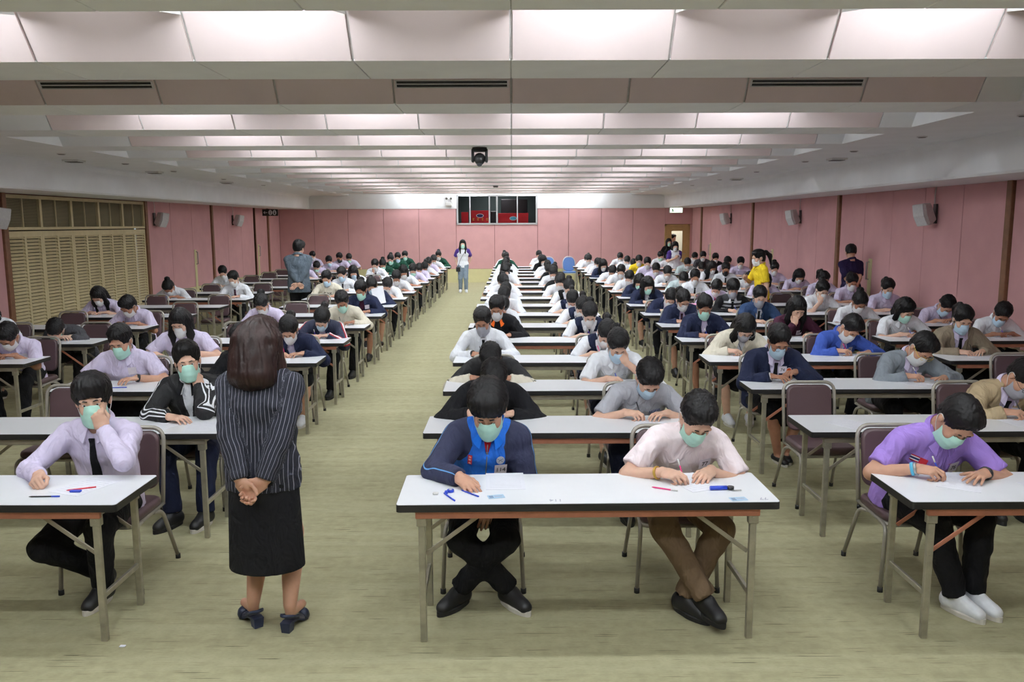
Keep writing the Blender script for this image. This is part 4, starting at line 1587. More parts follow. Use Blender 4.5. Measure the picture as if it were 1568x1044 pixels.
# ---- shoes (toe towards -y, heel at +y, standing on z=0, ankle above the origin)
def shoe_mesh(kind):
    g = Grid((-.09, -.24, -.02), (.09, .12, .16), .006)
    if kind == 'sneaker':
        g.add(seg((0, .035, .050), (0, -.145, .040), .040, .034, (1, 0, 0), .90), 0)
        g.add(seg((0, .030, .075), (0, -.03, .085), .042, .036, (1, 0, 0), 1.05), .03)
        g.add(seg((0, -.03, .085), (0, -.12, .055), .036, .032), .02)
        g.cut(seg((0, .02, .125), (0, .01, .16), .034, .045))
    else:                                               # low court shoe
        g.add(seg((0, .035, .040), (0, -.150, .030), .036, .030, (1, 0, 0), .92), 0)
        g.cut(ell((0, -.02, .088), (.034, .085, .045)))
    g.fn(lambda X, Y, Z: .018 - Z + 0 * X + 0 * Y)
    V, F = g.surf()
    up = mesh_np('shoe_' + kind, V, F, True)
    ring = []
    for i in range(24):
        a = 2 * math.pi * i / 24
        y = -.055 + .130 * math.cos(a)
        w = .046 if kind == 'sneaker' else .038
        ring.append((w * math.sin(a) * (1.0 if y < -.05 else .88), y))
    k = .024 if kind == 'sneaker' else .018
    so = MB().loft([[(x * .96, y, 0) for x, y in ring], [(x, y, .004) for x, y in ring], [(x * 1.0, y, k) for x, y in ring], [(x * .9, y, k + .006) for x, y in ring]], smooth=False)
    return up, so.mesh('sole')


SHOES = {k: shoe_mesh(k) for k in ('sneaker', 'flat')}
lc = MB()
for i in range(5):
    y = -.045 - i * .020
    z = .116 - i * .0115
    lc.tube([(-.020, y, z - .006), (0, y - .003, z + .002), (.020, y, z - .006)], .0032, 5)
LACES = lc.mesh('laces')

# ================================================================== WHO SITS WHERE
CLR = dict(white=srgb(238, 239, 245), lilac=srgb(218, 207, 234), pink=srgb(250, 234, 238), grey=srgb(176, 176, 184), black=srgb(20, 20, 23), navy=srgb(28, 34, 58),
           darkgrey=srgb(66, 66, 70), maroon=srgb(62, 26, 44), cream=srgb(222, 214, 196), beige=srgb(182, 162, 130), khaki=srgb(142, 128, 110), blue=srgb(66, 92, 176),
           denim=srgb(46, 66, 100), purple=srgb(166, 134, 216), royal=srgb(28, 108, 214), green=srgb(22, 62, 48), yellow=srgb(236, 204, 48), heather=srgb(134, 141, 149),
           mint=srgb(206, 222, 224), brown=srgb(112, 92, 72), darkpurple=srgb(34, 24, 58), orange=srgb(240, 110, 40), red=srgb(176, 26, 34), slate=srgb(86, 96, 106), jeans=srgb(128, 142, 156))
MASKC = dict(T=('teal', srgb(190, 236, 222)), W=('white', srgb(226, 226, 228)), B=('pale blue', srgb(194, 220, 240)), G=('grey', srgb(160, 160, 170)), K=('black', srgb(30, 30, 34)))
SKIN = [mat('skin_%d' % i, c, 0.5, 0, 0.05, 25, 0.03, 200, spec=0.35) for i, c in enumerate((srgb(214, 172, 150), srgb(198, 152, 128), srgb(170, 122, 98), srgb(222, 184, 164)))]
for m_ in SKIN:
    m_.node_tree.nodes['Principled BSDF'].inputs['Subsurface Weight'].default_value = 0.08
    m_.node_tree.nodes['Principled BSDF'].inputs['Subsurface Radius'].default_value = (.012, .005, .003)
m_hair = mat('black_hair', srgb(15, 13, 14), 0.50, 0, 0.2, 40, 0.2, 160, spec=0.22)
m_hair_b = mat('brown_hair', srgb(38, 22, 20), 0.42, 0, 0.5, 9, 0.2, 160, spec=0.3)
for m_ in (m_hair, m_hair_b):                      # fine strands: stretch the noise down the head
    nt = m_.node_tree
    tc_ = [n for n in nt.nodes if n.type == 'TEX_COORD'][0]
    mp_ = nt.nodes.new('ShaderNodeMapping')
    mp_.inputs['Scale'].default_value = (2.2, 2.2, .22)
    nt.links.new(tc_.outputs['Object'], mp_.inputs['Vector'])
    for n in nt.nodes:
        if n.type == 'TEX_NOISE': nt.links.new(mp_.outputs['Vector'], n.inputs['Vector'])
m_loop = mat('ear_loop_white', srgb(230, 230, 230), 0.6)
m_lash = mat('lash_black', srgb(24, 18, 16), 0.6)
m_eye = mat('eye_white_mat', srgb(225, 220, 216), 0.2)
m_badge = mat('badge_paper', srgb(226, 216, 226), 0.6)
m_ink = mat('black_ink', srgb(30, 28, 34), 0.6)
m_paper = mat('paper_white', srgb(236, 236, 244), 0.7, 0, 0.02, 20)
m_sole_w = mat('sole_white', srgb(214, 208, 200), 0.6)
m_sole_k = mat('sole_black', srgb(24, 24, 26), 0.6)
BADGE = MB().bbox((-.036, -.033, 0), (.036, .033, .0015), .0005).mesh('number_badge')

GENERIC = {
    'a': dict(lean=31, hp=46), 'b': dict(lean=37, hp=54, hr=8, side=4, lw=(.10, -.44, .79)), 'c': dict(lean=26, hp=40, hy=10, hr=-5, side=-3),
    'd': dict(lean=19, hp=32, hy=-6), 'e': dict(lean=33, hp=48, hy=-14, side=3, hr=9, lk='flat'),
    'f': dict(lean=27, hp=38, lw='cheek', lk='fist', lpole=(1, -.4, -1.2), ldir=(-.1, -.25, 1), lback=(.9, -.4, 0), hr=6, side=4),
    'g': dict(lean=40, hp=60, rw=(-.16, -.46, .79), lw=(.16, -.46, .79)), 's': dict(lean=49, hp=66, hr=14, side=-9, hy=12, rw=(.0, -.50, .79), lw=(.10, -.44, .79), rk='rest'),
    'h': dict(lean=23, hp=36, rw='mask', rk='curl', rpole=(-1, -.4, -1.2), rdir=(.15, -.05, 1), rback=(-.5, -.85, 0)),
}
HERO = {
    'blue_boy': dict(hs=1.10, lean=17, side=4, hp=36, hy=-3, rw=(-.11, -.52, .80), rk='rest', rdir=(.55, -.75, -.25), rback=(-.25, -.2, .9), lw=(.05, -.27, .58), lk='rest', ldir=(-.25, -.55, -.8), lback=(.2, -.7, .6), lpole=(1, .5, -.2),
                     legs=((.15, -.36, 0), (-.13, -.36, 0)), foot=(38, -38), knee=((-.75, -.5, .8), (.75, -.5, .8)), bulk=1.05),
    'tee_boy': dict(lean=24, side=5, hp=46, hy=6, hr=4, rw=(-.14, -.44, .80), lw=(.12, -.38, .79), legs=((.07, -.56, .04), (-.02, -.46, 0)), foot=(20, 36), knee=((-.6, -.5, .8), (.6, -.5, .8)), lback=(.3, -.1, 1), ldir=(-.5, -.75, -.1)),
    'purple_man': dict(lean=26, side=8, hp=52, hy=8, hr=10, bulk=1.12, rw=(-.14, -.40, .805), lw=(.20, -.44, .79), lk='flat', ldir=(-.75, -.6, -.05), legs=((.08, -.45, 0), (.20, -.42, 0)), foot=(28, 22), sh=.19),
    'lilac_boy': dict(ak=.014, lean=12, hp=8, hy=20, hr=-4, lw='mask', lk='fist', lpole=(1, -.55, -1.1), ldir=(-.3, .0, 1), lback=(.35, -.9, 0), rw=(-.16, -.46, .80), rk='fist', rback=(-.5, -.1, .8), rdir=(.3, -.9, -.1),
                      legs=((-.02, -.10, 0), (.06, -.30, 0)), foot=(10, -6), knee=((-.5, -.7, .6), (.2, -.7, .8))),
    'stripe_boy': dict(ak=.016, lean=14, hp=10, hy=20, hr=-6, lw='cheek', lk='fist', lpole=(1, -.5, -1.1), ldir=(-.35, -.1, 1), lback=(.5, -.8, .1), rw=(-.02, -.47, .79), rk='rest', rpole=(-1, .0, -.5), rdir=(.9, -.4, 0), rback=(-.1, -.2, 1),
                       legs=((-.02, -.52, 0), (.20, -.50, 0)), foot=(-25, -10)),
    'wide': dict(lean=20, hp=30, rw=(-.19, -.44, .795), rk='rest', lw=(.20, -.40, .795), bulk=1.22, sh=.195, hy=2),
    'look_down': dict(lean=29, hp=54, hy=6, side=4, rw=(-.12, -.42, .80), lw=(.17, -.40, .79)),
    'blazer': dict(lean=22, hp=36, bulk=1.12, sh=.185, rw=(-.10, -.42, .80), rk='rest', lw=(.12, -.38, .83), lk='curl', legs=((.0, -.36, 0), (.10, -.30, 0))),
    'grey_boy': dict(lean=31, side=6, hp=50, hr=10, hy=14, rw=(-.07, -.44, .80), lw=(.22, -.50, .79), lpole=(1, .9, -.25), lk='flat', bulk=1.05),
    'brow_girl': dict(lean=27, hp=42, lw='brow', lk='curl', lpole=(1, -.5, -1.0), ldir=(-.55, .15, .9), lback=(.2, -.9, .2)),
}
# standing poses (hands behind the back, hanging, holding)
STAND = {
    'lady': dict(calf=1.22, stand=True, ak=.006, cutr=.054, lean=2, hp=4, hy=-6, bulk=1.0, sh=.165, rw=(-.035, .185, .85), lw=(.045, .215, .83), rk='curl', lk='curl', rpole=(-1, .45, 0), lpole=(1, .45, 0), rdir=(.75, .1, -.65), ldir=(-.5, .05, -.85), rback=(0, -1, 0), lback=(0, -1, .1),
                 legs=((-.115, .0, .055), (.105, -.05, .055)), foot=(-14, 40)),
    'man_back': dict(stand=True, lean=3, hp=16, hy=-22, bulk=1.06, sh=.19, rw=(.03, .19, .90), lw=(-.04, .21, .87), rk='rest', lk='curl', rpole=(-1, .7, 0), lpole=(1, .7, 0), rdir=(.7, .1, -.6), ldir=(-.6, .1, -.7), rback=(0, -1, 0), lback=(0, -1, 0),
                     legs=((-.11, .0, 0), (.11, .0, 0)), foot=(-10, 10)),
    'hang': dict(stand=True, lean=1, hp=6, rw=(-.20, .10, .93), lw=(.20, .10, .93), rk='rest', lk='rest', rpole=(-.6, .8, 0), lpole=(.6, .8, 0), rdir=(.3, .2, -1), ldir=(-.3, .2, -1), rback=(-1, 0, 0), lback=(1, 0, 0), legs=((-.09, .0, 0), (.10, -.10, 0)), foot=(-6, 6)),
    'phone': dict(stand=True, lean=2, hp=20, rw=(-.04, -.24, 1.22), lw=(.12, .15, .95), rk='curl', lk='rest', rpole=(-1, .2, -1), lpole=(.6, .8, 0), rdir=(.6, -.2, .5), ldir=(-.3, .2, -1), rback=(-.3, -.9, 0), lback=(1, 0, 0), legs=((-.09, .0, 0), (.09, .0, 0)), foot=(-6, 6)),
    'walk': dict(stand=True, lean=4, hp=14, rw=(-.12, -.26, 1.20), lw=(.24, -.02, .84), rk='curl', lk='rest', rpole=(-1, .2, -1), lpole=(.4, 1, 0), rdir=(.3, -.6, .6), ldir=(0, -.1, -1), rback=(-.6, -.2, .5), lback=(1, 0, 0), legs=((-.09, -.06, 0), (.09, .06, 0)), foot=(-6, 6)),
}
POSE = {}


def pose(k):
    if k not in POSE:
        d = GENERIC.get(k) or HERO.get(k) or STAND.get(k)
        J = solve(**d)
        POSE[k] = dict(J=J, body=body_mesh(J, .0115 if k in HERO or k == 'lady' else .014), top={}, leg={})
    return POSE[k]


def top(pk, key, **kw):
    P = pose(pk)
    if key not in P['top']:
        hero = pk in HERO or pk == 'lady'
        me, g = top_mesh(P['J'], h=.0105 if hero else .0135, seed=hash_(pk + key), **kw)
        P['top'][key] = (me, g)
    return P['top'][key]


def hash_(s):
    return sum((i + 1) * ord(c) for i, c in enumerate(s)) % 9973


def legs(pk, kind, **kw):
    P = pose(pk)
    if kind not in P['leg']:
        P['leg'][kind] = legs_mesh(P['J'], kind, seed=hash_(pk), h=.012 if pk in HERO or pk == 'lady' else .015, **kw)
    return P['leg'][kind]


BADGES = {}


def person(x, y, rz, pk, label, top_='short', col='white', jacket=None, v=None, tie=None, hair_='short', mask='W', bottom='trousers', bcol='black', shoes='sneaker', scol='black',
           skin=None, glasses=None, badge=None, collar=True, ccol=None, eyes=False, near=True, matt=None, sleevem=None, jmat=None, group='students at the exam tables', hm=None, badge_at=(.08, -.10), extra=None, hem=None, sc=1.0, vest=None):
    P = pose(pk)
    J = P['J']
    stand = J['p']['stand']
    r = empty('person', (x, y, 0), rz, label, 'person', group)
    r.scale = (sc, sc, sc)
    sk = SKIN[skin if skin is not None else random.choice((0, 0, 1, 1, 2, 3))]
    obj('body', P['body'], sk, r)
    sleeve = {'short': 'short', 'tee': 'short', 'long': 'long'}[top_]
    hm_ = hem if hem is not None else (.14 if stand else .085)
    tcol = matt or cloth(col, CLR[col])
    if not (jacket and v is None):                     # shirt shows
        if jacket: sleeve = None
        me, g = top(pk, 'shirt_' + str(sleeve), sleeve=sleeve, infl=.011 if sleeve else .005, hem=hm_)
        sh = obj('shirt' if top_ != 'tee' else 't_shirt', me, [tcol, sleevem or tcol], r)
        if collar and top_ != 'tee':
            NM = place(J['N'], J['lat'], -J['fr'], J['up'])
            obj('collar', COLLAR, cloth(ccol or col, CLR[ccol or col]), r, M=NM @ Matrix.Translation((0, -.006, .012)) @ Matrix.Diagonal((1.12, 1.16, 1.05, 1)))
        if tie:
            kt = 'tie'
            if kt not in P['top']: P['top'][kt] = tie_mesh(g, J)
            obj('tie', P['top'][kt], cloth(tie, CLR[tie]), r)
        G = g
    else:
        G = None
    if vest:
        me, g = top(pk, 'vest', sleeve=None, infl=.020, v=(.085, .24), hem=hm_)
        obj('vest', me, [cloth(vest, CLR[vest])] * 2, r)
        G = g
    if jacket:
        key = 'jacket' + str(v)
        me, g = top(pk, key, sleeve='long', infl=.020, v=v, hem=hm_ + .01)
        jm = jmat or cloth(jacket, CLR[jacket])
        obj('jacket', me, [jm, sleevem or jm], r)
        if v is None or v[0] < .07:
            NM = place(J['N'], J['lat'], -J['fr'], J['up'])
            obj('jacket_collar', COLLAR, cloth(ccol or jacket, CLR[ccol or jacket]), r, M=NM @ Matrix.Translation((0, -.006, -.002)) @ Matrix.Translation((0, 0, .016)) @ Matrix.Diagonal((1.26, 1.30, 1.1, 1)))
        G = Both(G, g) if G is not None else g
    if bottom:
        obj(bottom, legs(pk, bottom), cloth('b_' + bcol, CLR[bcol]), r)
    if shoes:
        for i, k in enumerate('rl'):
            A = J[k + 'A']
            M = Matrix.Translation((A[0], A[1], A[2] - .085)) @ Matrix.Rotation(math.radians(J['p']['foot'][i]), 4, 'Z')
            s_ = obj('shoe', SHOES[shoes][0], mat('shoe_' + scol, CLR[scol], 0.5), r, M=M)
            obj('sole', SHOES[shoes][1], m_sole_k if scol == 'black' and random.random() < .6 else m_sole_w, s_)
            if near and shoes == 'sneaker': obj('laces', LACES, cloth('laces_' + ('purple' if pk == 'purple_man' else scol), CLR['darkpurple' if pk == 'purple_man' else scol]), s_)
    obj('hair', HAIR[hair_], hm or m_hair, r, M=J['HM'])
    if mask:
        mk = obj('mask', MASK, mat('mask_' + mask, MASKC[mask][1], 0.75, 0, 0.02, 60), r, M=J['HM'])
        if near:
            for q in (0, 1): obj('ear_loop', LOOP[q], m_loop, mk)
    if near:
        for q in (0, 1):
            obj('eyebrow', BROW[q], m_lash, r, M=J['HM'])
            if eyes:
                e = obj('eye', EYEW[q], m_eye, r, M=J['HM'])
                obj('iris', EYEI[q], m_lash, e)
            else:
                obj('eyelid', LASH[q], m_lash, r, M=J['HM'])
    if glasses:
        obj('glasses', GLASSES, mat('glasses_' + glasses, CLR[glasses], 0.3), r, M=J['HM'])
    if badge is not None:
        M = badge_matrix(G, J, *badge_at)
        b = obj('number_badge', BADGE, m_badge, r, M=M)
        if badge:
            if badge not in BADGES: BADGES[badge] = text_mesh(badge, .040)
            obj('number', BADGES[badge], m_ink, b, M=Matrix.Translation((0, -.002, .0022)))
    if extra: extra(r, J, G)
    return r


# ---------------------------------------------------------------- special cloth
m_pin = stripe_mat('pinstripe', srgb(24, 26, 40), [(0, .0011, srgb(150, 150, 165))], period=.021)
m_3s = stripe_mat('three_stripe', srgb(20, 20, 23), [(-.034, -.024, CLR['white']), (-.006, .006, CLR['white']), (.024, .034, CLR['white'])], mask='sleeve')
m_rw = stripe_mat('red_white_sleeve', CLR['navy'], [(-.03, .03, CLR['red']), (-.012, .012, CLR['white'])], mask='sleeve')
m_hs = stripe_mat('grey_hoops', srgb(34, 34, 38), [(.20, .235, CLR['grey']), (.265, .295, CLR['white']), (.325, .355, CLR['grey']), (.385, .42, CLR['white'])], attr='height')
m_raglan = two_tone('raglan_top', CLR['white'], srgb(74, 44, 128), th=-.02)
m_track = two_tone('track_top', CLR['royal'], srgb(34, 38, 66), srgb(110, 170, 226), th=-.035)
m_varsity = stripe_mat('varsity_jacket', CLR['black'], [(.80, .90, CLR['cream']), (.96, 1.08, CLR['cream']), (1.13, 2.2, CLR['cream'])], attr='along')


def flat_part(name, w, h, col, m=None):
    return lambda r, M: obj(name, MB().bbox((-w / 2, -h / 2, 0), (w / 2, h / 2, .0012), .0004).mesh(name), m or mat(name + '_m', col, 0.6), r, M=M)


def blue_boy_extra(r, J, G):
    M = badge_matrix(G, J, -.095, -.145, .004)
    b = flat_part('red_patch', .026, .062, srgb(196, 30, 44))(r, M)
    g_ = MB()
    for i in range(3):
        z = -.02 + i * .02
        for q in range(2 if i != 1 else 3): g_.box((-.008, z - .006 + q * .005, .0013), (.008, z - .004 + q * .005, .0018))
        g_.box((-.001, z - .006, .0013), (.001, z + .005, .0018))
    g_.build('patch_characters', mat('patch_white', srgb(240, 210, 210), .6), b, kind='stuff')
    M = badge_matrix(G, J, .078, -.135, .004)
    n = 24
    R0 = [(.024 * math.cos(6.283 * i / n), .026 * math.sin(6.283 * i / n), 0) for i in range(n)]
    c = MB().loft([R0, [(a, b_, .0014) for a, b_, _ in R0]], smooth=False).build('round_crest', mat('crest_silver', srgb(196, 200, 214), .5), r, M=M)
    MB().tube([(-.018, .012, .0016), (-.004, .0, .0016), (.016, .010, .0016)], .0016, 4).tube([(-.010, -.012, .0016), (0, .002, .0016), (.012, -.012, .0016)], .0016, 4).build('crest_lines', mat('crest_grey', srgb(96, 104, 126), .6), c)
    rings = []
    for a in np.linspace(-.055, -.36, 14):
        p = front_point(G, J, 0, a) + J['fr'] * .0015
        rings.append(p)
    MB().tube(rings, .0035, 5).build('zip', m_steel, r)
    p = rings[2]
    MB().bbox((-.006, -.012, 0), (.006, .012, .004), .001).build('zip_pull', m_steel, r, M=place(p + J['fr'] * .004, J['lat'], J['up'], J['fr']))
    for k in 'r':
        W, E = J['rW'], J['rE']
        d = nrm(W - E)
        for q, c_ in ((.030, 'royal'), (.044, 'denim')):
            c0 = W - d * q
            MB().tube([c0 - d * .006, c0 + d * .006], .048, 14).build('cuff', cloth(c_, CLR[c_]), r)


def purple_extra(r, J, G):
    M = badge_matrix(G, J, -.105, -.115, .003)
    f = empty('flag_patch', (0, 0, 0)); f.parent = r; f.matrix_basis = M
    for z0, z1, c_, nm in ((-.018, -.012, srgb(190, 30, 46), 'red'), (-.012, -.006, srgb(235, 235, 240), 'white'), (-.006, .006, srgb(38, 44, 100), 'blue'), (.006, .012, srgb(235, 235, 240), 'white'), (.012, .018, srgb(190, 30, 46), 'red')):
        MB().box((-.05, z0, 0), (.0, z1, .0016)).build('flag_stripe', mat('flag_' + nm, c_, .6), f)
    MB().box((.002, -.018, 0), (.045, .018, .0016)).build('flag_field', MATS['flag_red'], f)
    M = badge_matrix(G, J, -.085, -.20, .002)
    MB().bbox((-.045, -.055, 0), (.045, .030, .002), .001).bbox((-.047, .016, .001), (.047, .032, .004), .001).build('pocket', cloth('purple', CLR['purple']), r, M=M)
    M = badge_matrix(G, J, .085, -.115, .002)
    obj('embroidered_name', text_mesh('------', .022), mat('orange_thread', srgb(206, 96, 60), .7), r, M=M)
    for (w, m_, rr, k, off) in ((.008, mat('band_blue', srgb(96, 190, 226), .5), .037, 'r', .030), (.010, m_steel, .036, 'r', .016), (.012, m_black, .037, 'l', .012)):
        W, E = J[k + 'W'], J[k + 'E']
        d = nrm(W - E)
        c0 = W - d * off
        MB().tube([c0 - d * w, c0 + d * w], rr, 16).build('wristband' if m_ is not m_black else 'wristwatch', m_, r)


def wrist(m_, k='l', w=.012, off=.008, nm='wristwatch'):
    def fn(r, J, G):
        W, E = J[k + 'W'], J[k + 'E']
        d = nrm(W - E)
        c0 = W - d * off
        MB().tube([c0 - d * w, c0 + d * w], .037, 14).build(nm, m_, r)
    return fn


def printed(text, size, l, a, m_):
    def fn(r, J, G):
        obj('printed_word', text_mesh(text, size), m_, r, M=badge_matrix(G, J, l, a, .004))
    return fn


def both(*fs):
    def fn(r, J, G):
        for f in fs: f(r, J, G)
    return fn


m_print = mat('blue_print', srgb(46, 60, 130), .6)
m_printk = mat('black_print', srgb(36, 36, 40), .6)
m_crest_o = mat('orange_crest', srgb(236, 96, 40), .5)


def blazer_extra(r, J, G):
    M = badge_matrix(G, J, .118, -.115, .008)
    n = 20
    R0 = [(.034 * math.cos(6.283 * i / n), .034 * math.sin(6.283 * i / n), 0) for i in range(n)]
    c = MB().loft([R0, [(a, b, .002) for a, b, _ in R0]], smooth=False).build('crest', m_badge, r, M=M)
    MB().loft([[(a * .82, b * .82, .0021) for a, b, _ in R0], [(a * .82, b * .82, .0032) for a, b, _ in R0]], smooth=False).build('crest_field', m_crest_o, c)


def tie_crest(r, J, G):
    p = front_point(G, J, 0, -.30) + J['fr'] * .012
    MB().tube([(0, 0, 0), (0, 0, .002)], .012, 8).bbox((-.016, -.022, 0), (.016, -.015, .002), .0005).build('tie_crest', mat('gold_thread', srgb(206, 120, 60), .6), r, M=place(p, J['lat'], J['up'], J['fr']))


def maroon_patch(r, J, G):
    NM = place(J['N'], J['lat'], -J['fr'], J['up'])
    MB().bbox((-.095, -.06, -.05), (-.03, -.045, .0), .004).build('collar_lining', cloth('red', CLR['red']), r, M=NM)


# ---------------------------------------------------------------- seats: (column, seat, row) -> look
S = {}


def A(c, s, i, pk, **k):
    S[c, s, i] = (pk, k)


# far-left column
A('L2', 'l', 4, 'c', col='white', hair_='bob', bottom='skirt')
A('L2', 'r', 3, 'b', col='lilac', hair_='short', badge='')
A('L2', 'r', 4, 's', jacket='darkgrey', v=(.06, .25), col='white', hair_='short', mask='T', scol='black')
A('L2', 'r', 5, 'e', col='lilac', hair_='short', mask='W')
A('L2', 'l', 6, 'a', col='lilac', hair_='long', mask='W', bottom='skirt')
A('L2', 'l', 8, 'g', col='white', hair_='bun', mask='W', bottom='skirt')
A('L2', 'r', 8, 'd', top_='long', col='white', tie='maroon', hair_='short')
A('L2', 'l', 10, 'c', col='white')
for i_ in (12, 13, 14, 15, 16): A('L2', 'r', i_, 'abcda'[i_ - 12], col='lilac', mask='WTBKT'[i_ - 12])
A('L2', 'l', 15, 'a', col='lilac'); A('L2', 'l', 16, 'd', col='lilac')
# left column
A('L1', 'r', 0, 'lilac_boy', top_='long', col='lilac', tie='black', hair_='fringe', mask='T', eyes=True, skin=0, extra=tie_crest)
A('L1', 'r', 1, 'stripe_boy', jacket='black', v=(.06, .30), col='white', hair_='short', mask='T', eyes=True, skin=0, jmat=m_3s, bcol='navy')
A('L1', 'l', 2, 'wide', col='lilac', hair_='neat', mask='T', badge='', extra=wrist(m_black), bottom='skirt', skin=1)
A('L1', 'r', 2, 'd', jacket='black', v=(.05, .2), col='white', hair_='short', bottom='skirt', bcol='black', scol='black', skin=2)
A('L1', 'l', 3, 'wide', col='lilac', hair_='long', mask='W', bottom='skirt', skin=0)
A('L1', 'r', 3, 'a', jacket='navy', v=(.06, .26), col='lilac', hair_='pony', mask='W', bottom='skirt', bcol='black', scol='white', skin=1)
A('L1', 'r', 4, 'b', jacket='navy', v=(.05, .26), col='lilac', hair_='pony', mask='B', jmat=m_rw, extra=wrist(m_steel))
A('L1', 'l', 5, 'a', col='lilac', hair_='bun', mask='W', badge='', bottom='skirt', extra=wrist(m_white_plastic))
A('L1', 'r', 5, 'c', top_='long', col='cream', collar=False, hair_='short', mask='T', skin=2)
A('L1', 'r', 6, 'd', jacket='navy', v=(.06, .22), col='maroon', hair_='bun', mask='T', badge='', bottom='skirt', skin=2)
A('L1', 'r', 7, 'c', jacket='navy', v=(.06, .24), col='white', hair_='pony', mask='B', bottom='skirt', bcol='brown')
A('L1', 'l', 8, 'd', top_='long', col='cream', collar=False, hair_='short', mask='B', extra=printed('GAX', .075, 0, -.125, m_printk))
A('L1', 'r', 8, 'b', col='white', hair_='short')
A('L1', 'l', 9, 'd', top_='long', col='white', tie='black', hair_='short', mask='B')
A('L1', 'r', 9, 'a', col='white', hair_='neat', bottom='skirt')
A('L1', 'l', 10, 'c', col='white', hair_='long', mask='B', bottom='skirt')
for i_ in range(10, 17): A('L1', 'r', i_, 'cabgead'[i_ - 10], col='lilac' if i_ in (11, 12, 14) else 'white', hair_=['bob', 'short', 'short', 'pony', 'short', 'short', 'bun'][i_ - 10], mask='WTWBWWW'[i_ - 10], **({'jacket': 'green'} if i_ == 16 else {}))
A('L1', 'l', 12, 'h', top_='long', col='white', tie='maroon', hair_='short', mask='W')
A('L1', 'l', 13, 'a', jacket='green', hair_='bun', mask='T'); A('L1', 'l', 14, 'd', jacket='green', hair_='bun', mask='T')
A('L1', 'l', 15, 'd', jacket='green', hair_='short', mask='B'); A('L1', 'l', 16, 'd', jacket='green', hair_='short', mask='T')
# centre column
A('C', 'l', 0, 'blue_boy', jacket='royal', v=(.030, .13), col='red', collar=False, hair_='fringe', mask='T', badge='114', badge_at=(.082, -.215), jmat=m_track, skin=1, extra=blue_boy_extra)
A('C', 'r', 0, 'tee_boy', top_='tee', col='pink', hair_='short', mask='T', badge='77', badge_at=(.10, -.135), bcol='brown', skin=0, extra=wrist(mat('gold_band', srgb(190, 150, 60), .4), 'r', .006, .05, 'bracelet'), scol='black')
A('C', 'l', 1, 'look_down', jacket='black', hair_='short', mask=None, skin=0, extra=maroon_patch)
A('C', 'r', 1, 'look_down', top_='tee', col='grey', hair_='short', mask='B', skin=0, bcol='navy', extra=printed('NOKIA', .030, .09, -.13, m_print))
A('C', 'l', 2, 'g', jacket='black', hair_='short', mask='W', jmat=m_varsity)
A('C', 'r', 2, 'brow_girl', col='white', hair_='pony', mask='B', bottom='skirt', bcol='navy', extra=printed('---- --', .022, .075, -.13, m_print), skin=0)
A('C', 'l', 3, 'd', top_='long', col='white', tie='black', hair_='short', mask='G', skin=2, extra=wrist(m_black, 'r'))
A('C', 'r', 3, 'b', col='white', vest='navy', hair_='pony', mask='W', bottom='skirt', bcol='navy', skin=0)
A('C', 'l', 4, 'd', jacket='black', ccol='orange', hair_='short', mask='W')
A('C', 'r', 4, 'a', col='white', vest='navy', tie='black', hair_='bun', mask='W', bottom='skirt', bcol='navy', badge='', skin=3)
A('C', 'l', 5, 'b', top_='long', col='white', hair_='short')
A('C', 'r', 5, 'b', col='white', vest='navy', hair_='pony', bottom='skirt', bcol='navy')
A('C', 'l', 6, 'e', col='white', hair_='short', mask='W')
A('C', 'r', 6, 'g', col='white', vest='navy', hair_='pony', bottom='skirt')
A('C', 'r', 7, 'a', col='white', vest='black', hair_='bun', mask='W', bottom='skirt')
for i_ in range(7, 17): A('C', 'l', i_, 'bagcabeadc'[i_ - 7], col='white', hair_=['pony', 'pony', 'bun', 'pony', 'bob', 'short', 'pony', 'short', 'short', 'bun'][i_ - 7], mask='W', bottom='skirt', **({'jacket': 'green'} if i_ == 15 else {'vest': 'black'} if i_ in (12, 14) else {}))
for i_ in range(8, 17): A('C', 'r', i_, 'abaegbcad'[i_ - 8], col='white', hair_=['neat', 'short', 'pony', 'pony', 'bun', 'short', 'long', 'short', 'short'][i_ - 8], mask='WBWWWBWTW'[i_ - 8], **({'jacket': 'black', 'v': (.06, .25)} if i_ in (9, 11, 14) else {}))
# right column
A('R1', 'l', 0, 'purple_man', col='purple', hair_='short', mask='T', badge='76', badge_at=(.10, -.135), skin=1, extra=purple_extra, scol='white')
A('R1', 'r', 1, 'grey_boy', jacket='beige', v=(.075, .34), col='lilac', tie='black', hair_='short', mask='G', badge='80', badge_at=(.07, -.11), skin=1, glasses='black')
A('R1', 'l', 2, 'blazer', jacket='navy', v=(.07, .30), col='lilac', tie='black', hair_='neat', mask='B', badge='74', badge_at=(.06, -.095), skin=2, bottom='skirt', bcol='black', shoes='flat', extra=both(blazer_extra, wrist(m_white_plastic, 'r', .005, .01, 'bracelet')), glasses='maroon')
A('R1', 'r', 2, 'grey_boy', jacket='heather', v=(.07, .34), col='lilac', hair_='short', mask='W', badge='75', badge_at=(.07, -.10), glasses='yellow', skin=1)
A('R1', 'l', 3, 'look_down', jacket='cream', v=(.045, .34), col='white', hair_='long', mask='G', bottom='skirt', bcol='black', glasses='grey', scol='white', skin=0)
A('R1', 'r', 3, 'grey_boy', jacket='blue', v=(.045, .22), col='lilac', hair_='short', mask='W', badge='73', badge_at=(.085, -.09), skin=1)
A('R1', 'l', 4, 'd', jacket='navy', v=(.05, .24), col='lilac', hair_='pony', mask='T', bottom='skirt', skin=2)
A('R1', 'r', 4, 'h', top_='long', col='maroon', collar=False, hair_='long', mask=None, badge='83', badge_at=(.06, -.14), skin=0)
A('R1', 'l', 5, 'c', jacket='navy', v=(.06, .26), col='lilac', tie='maroon', hair_='pony', mask='W', bottom='skirt', glasses='black')
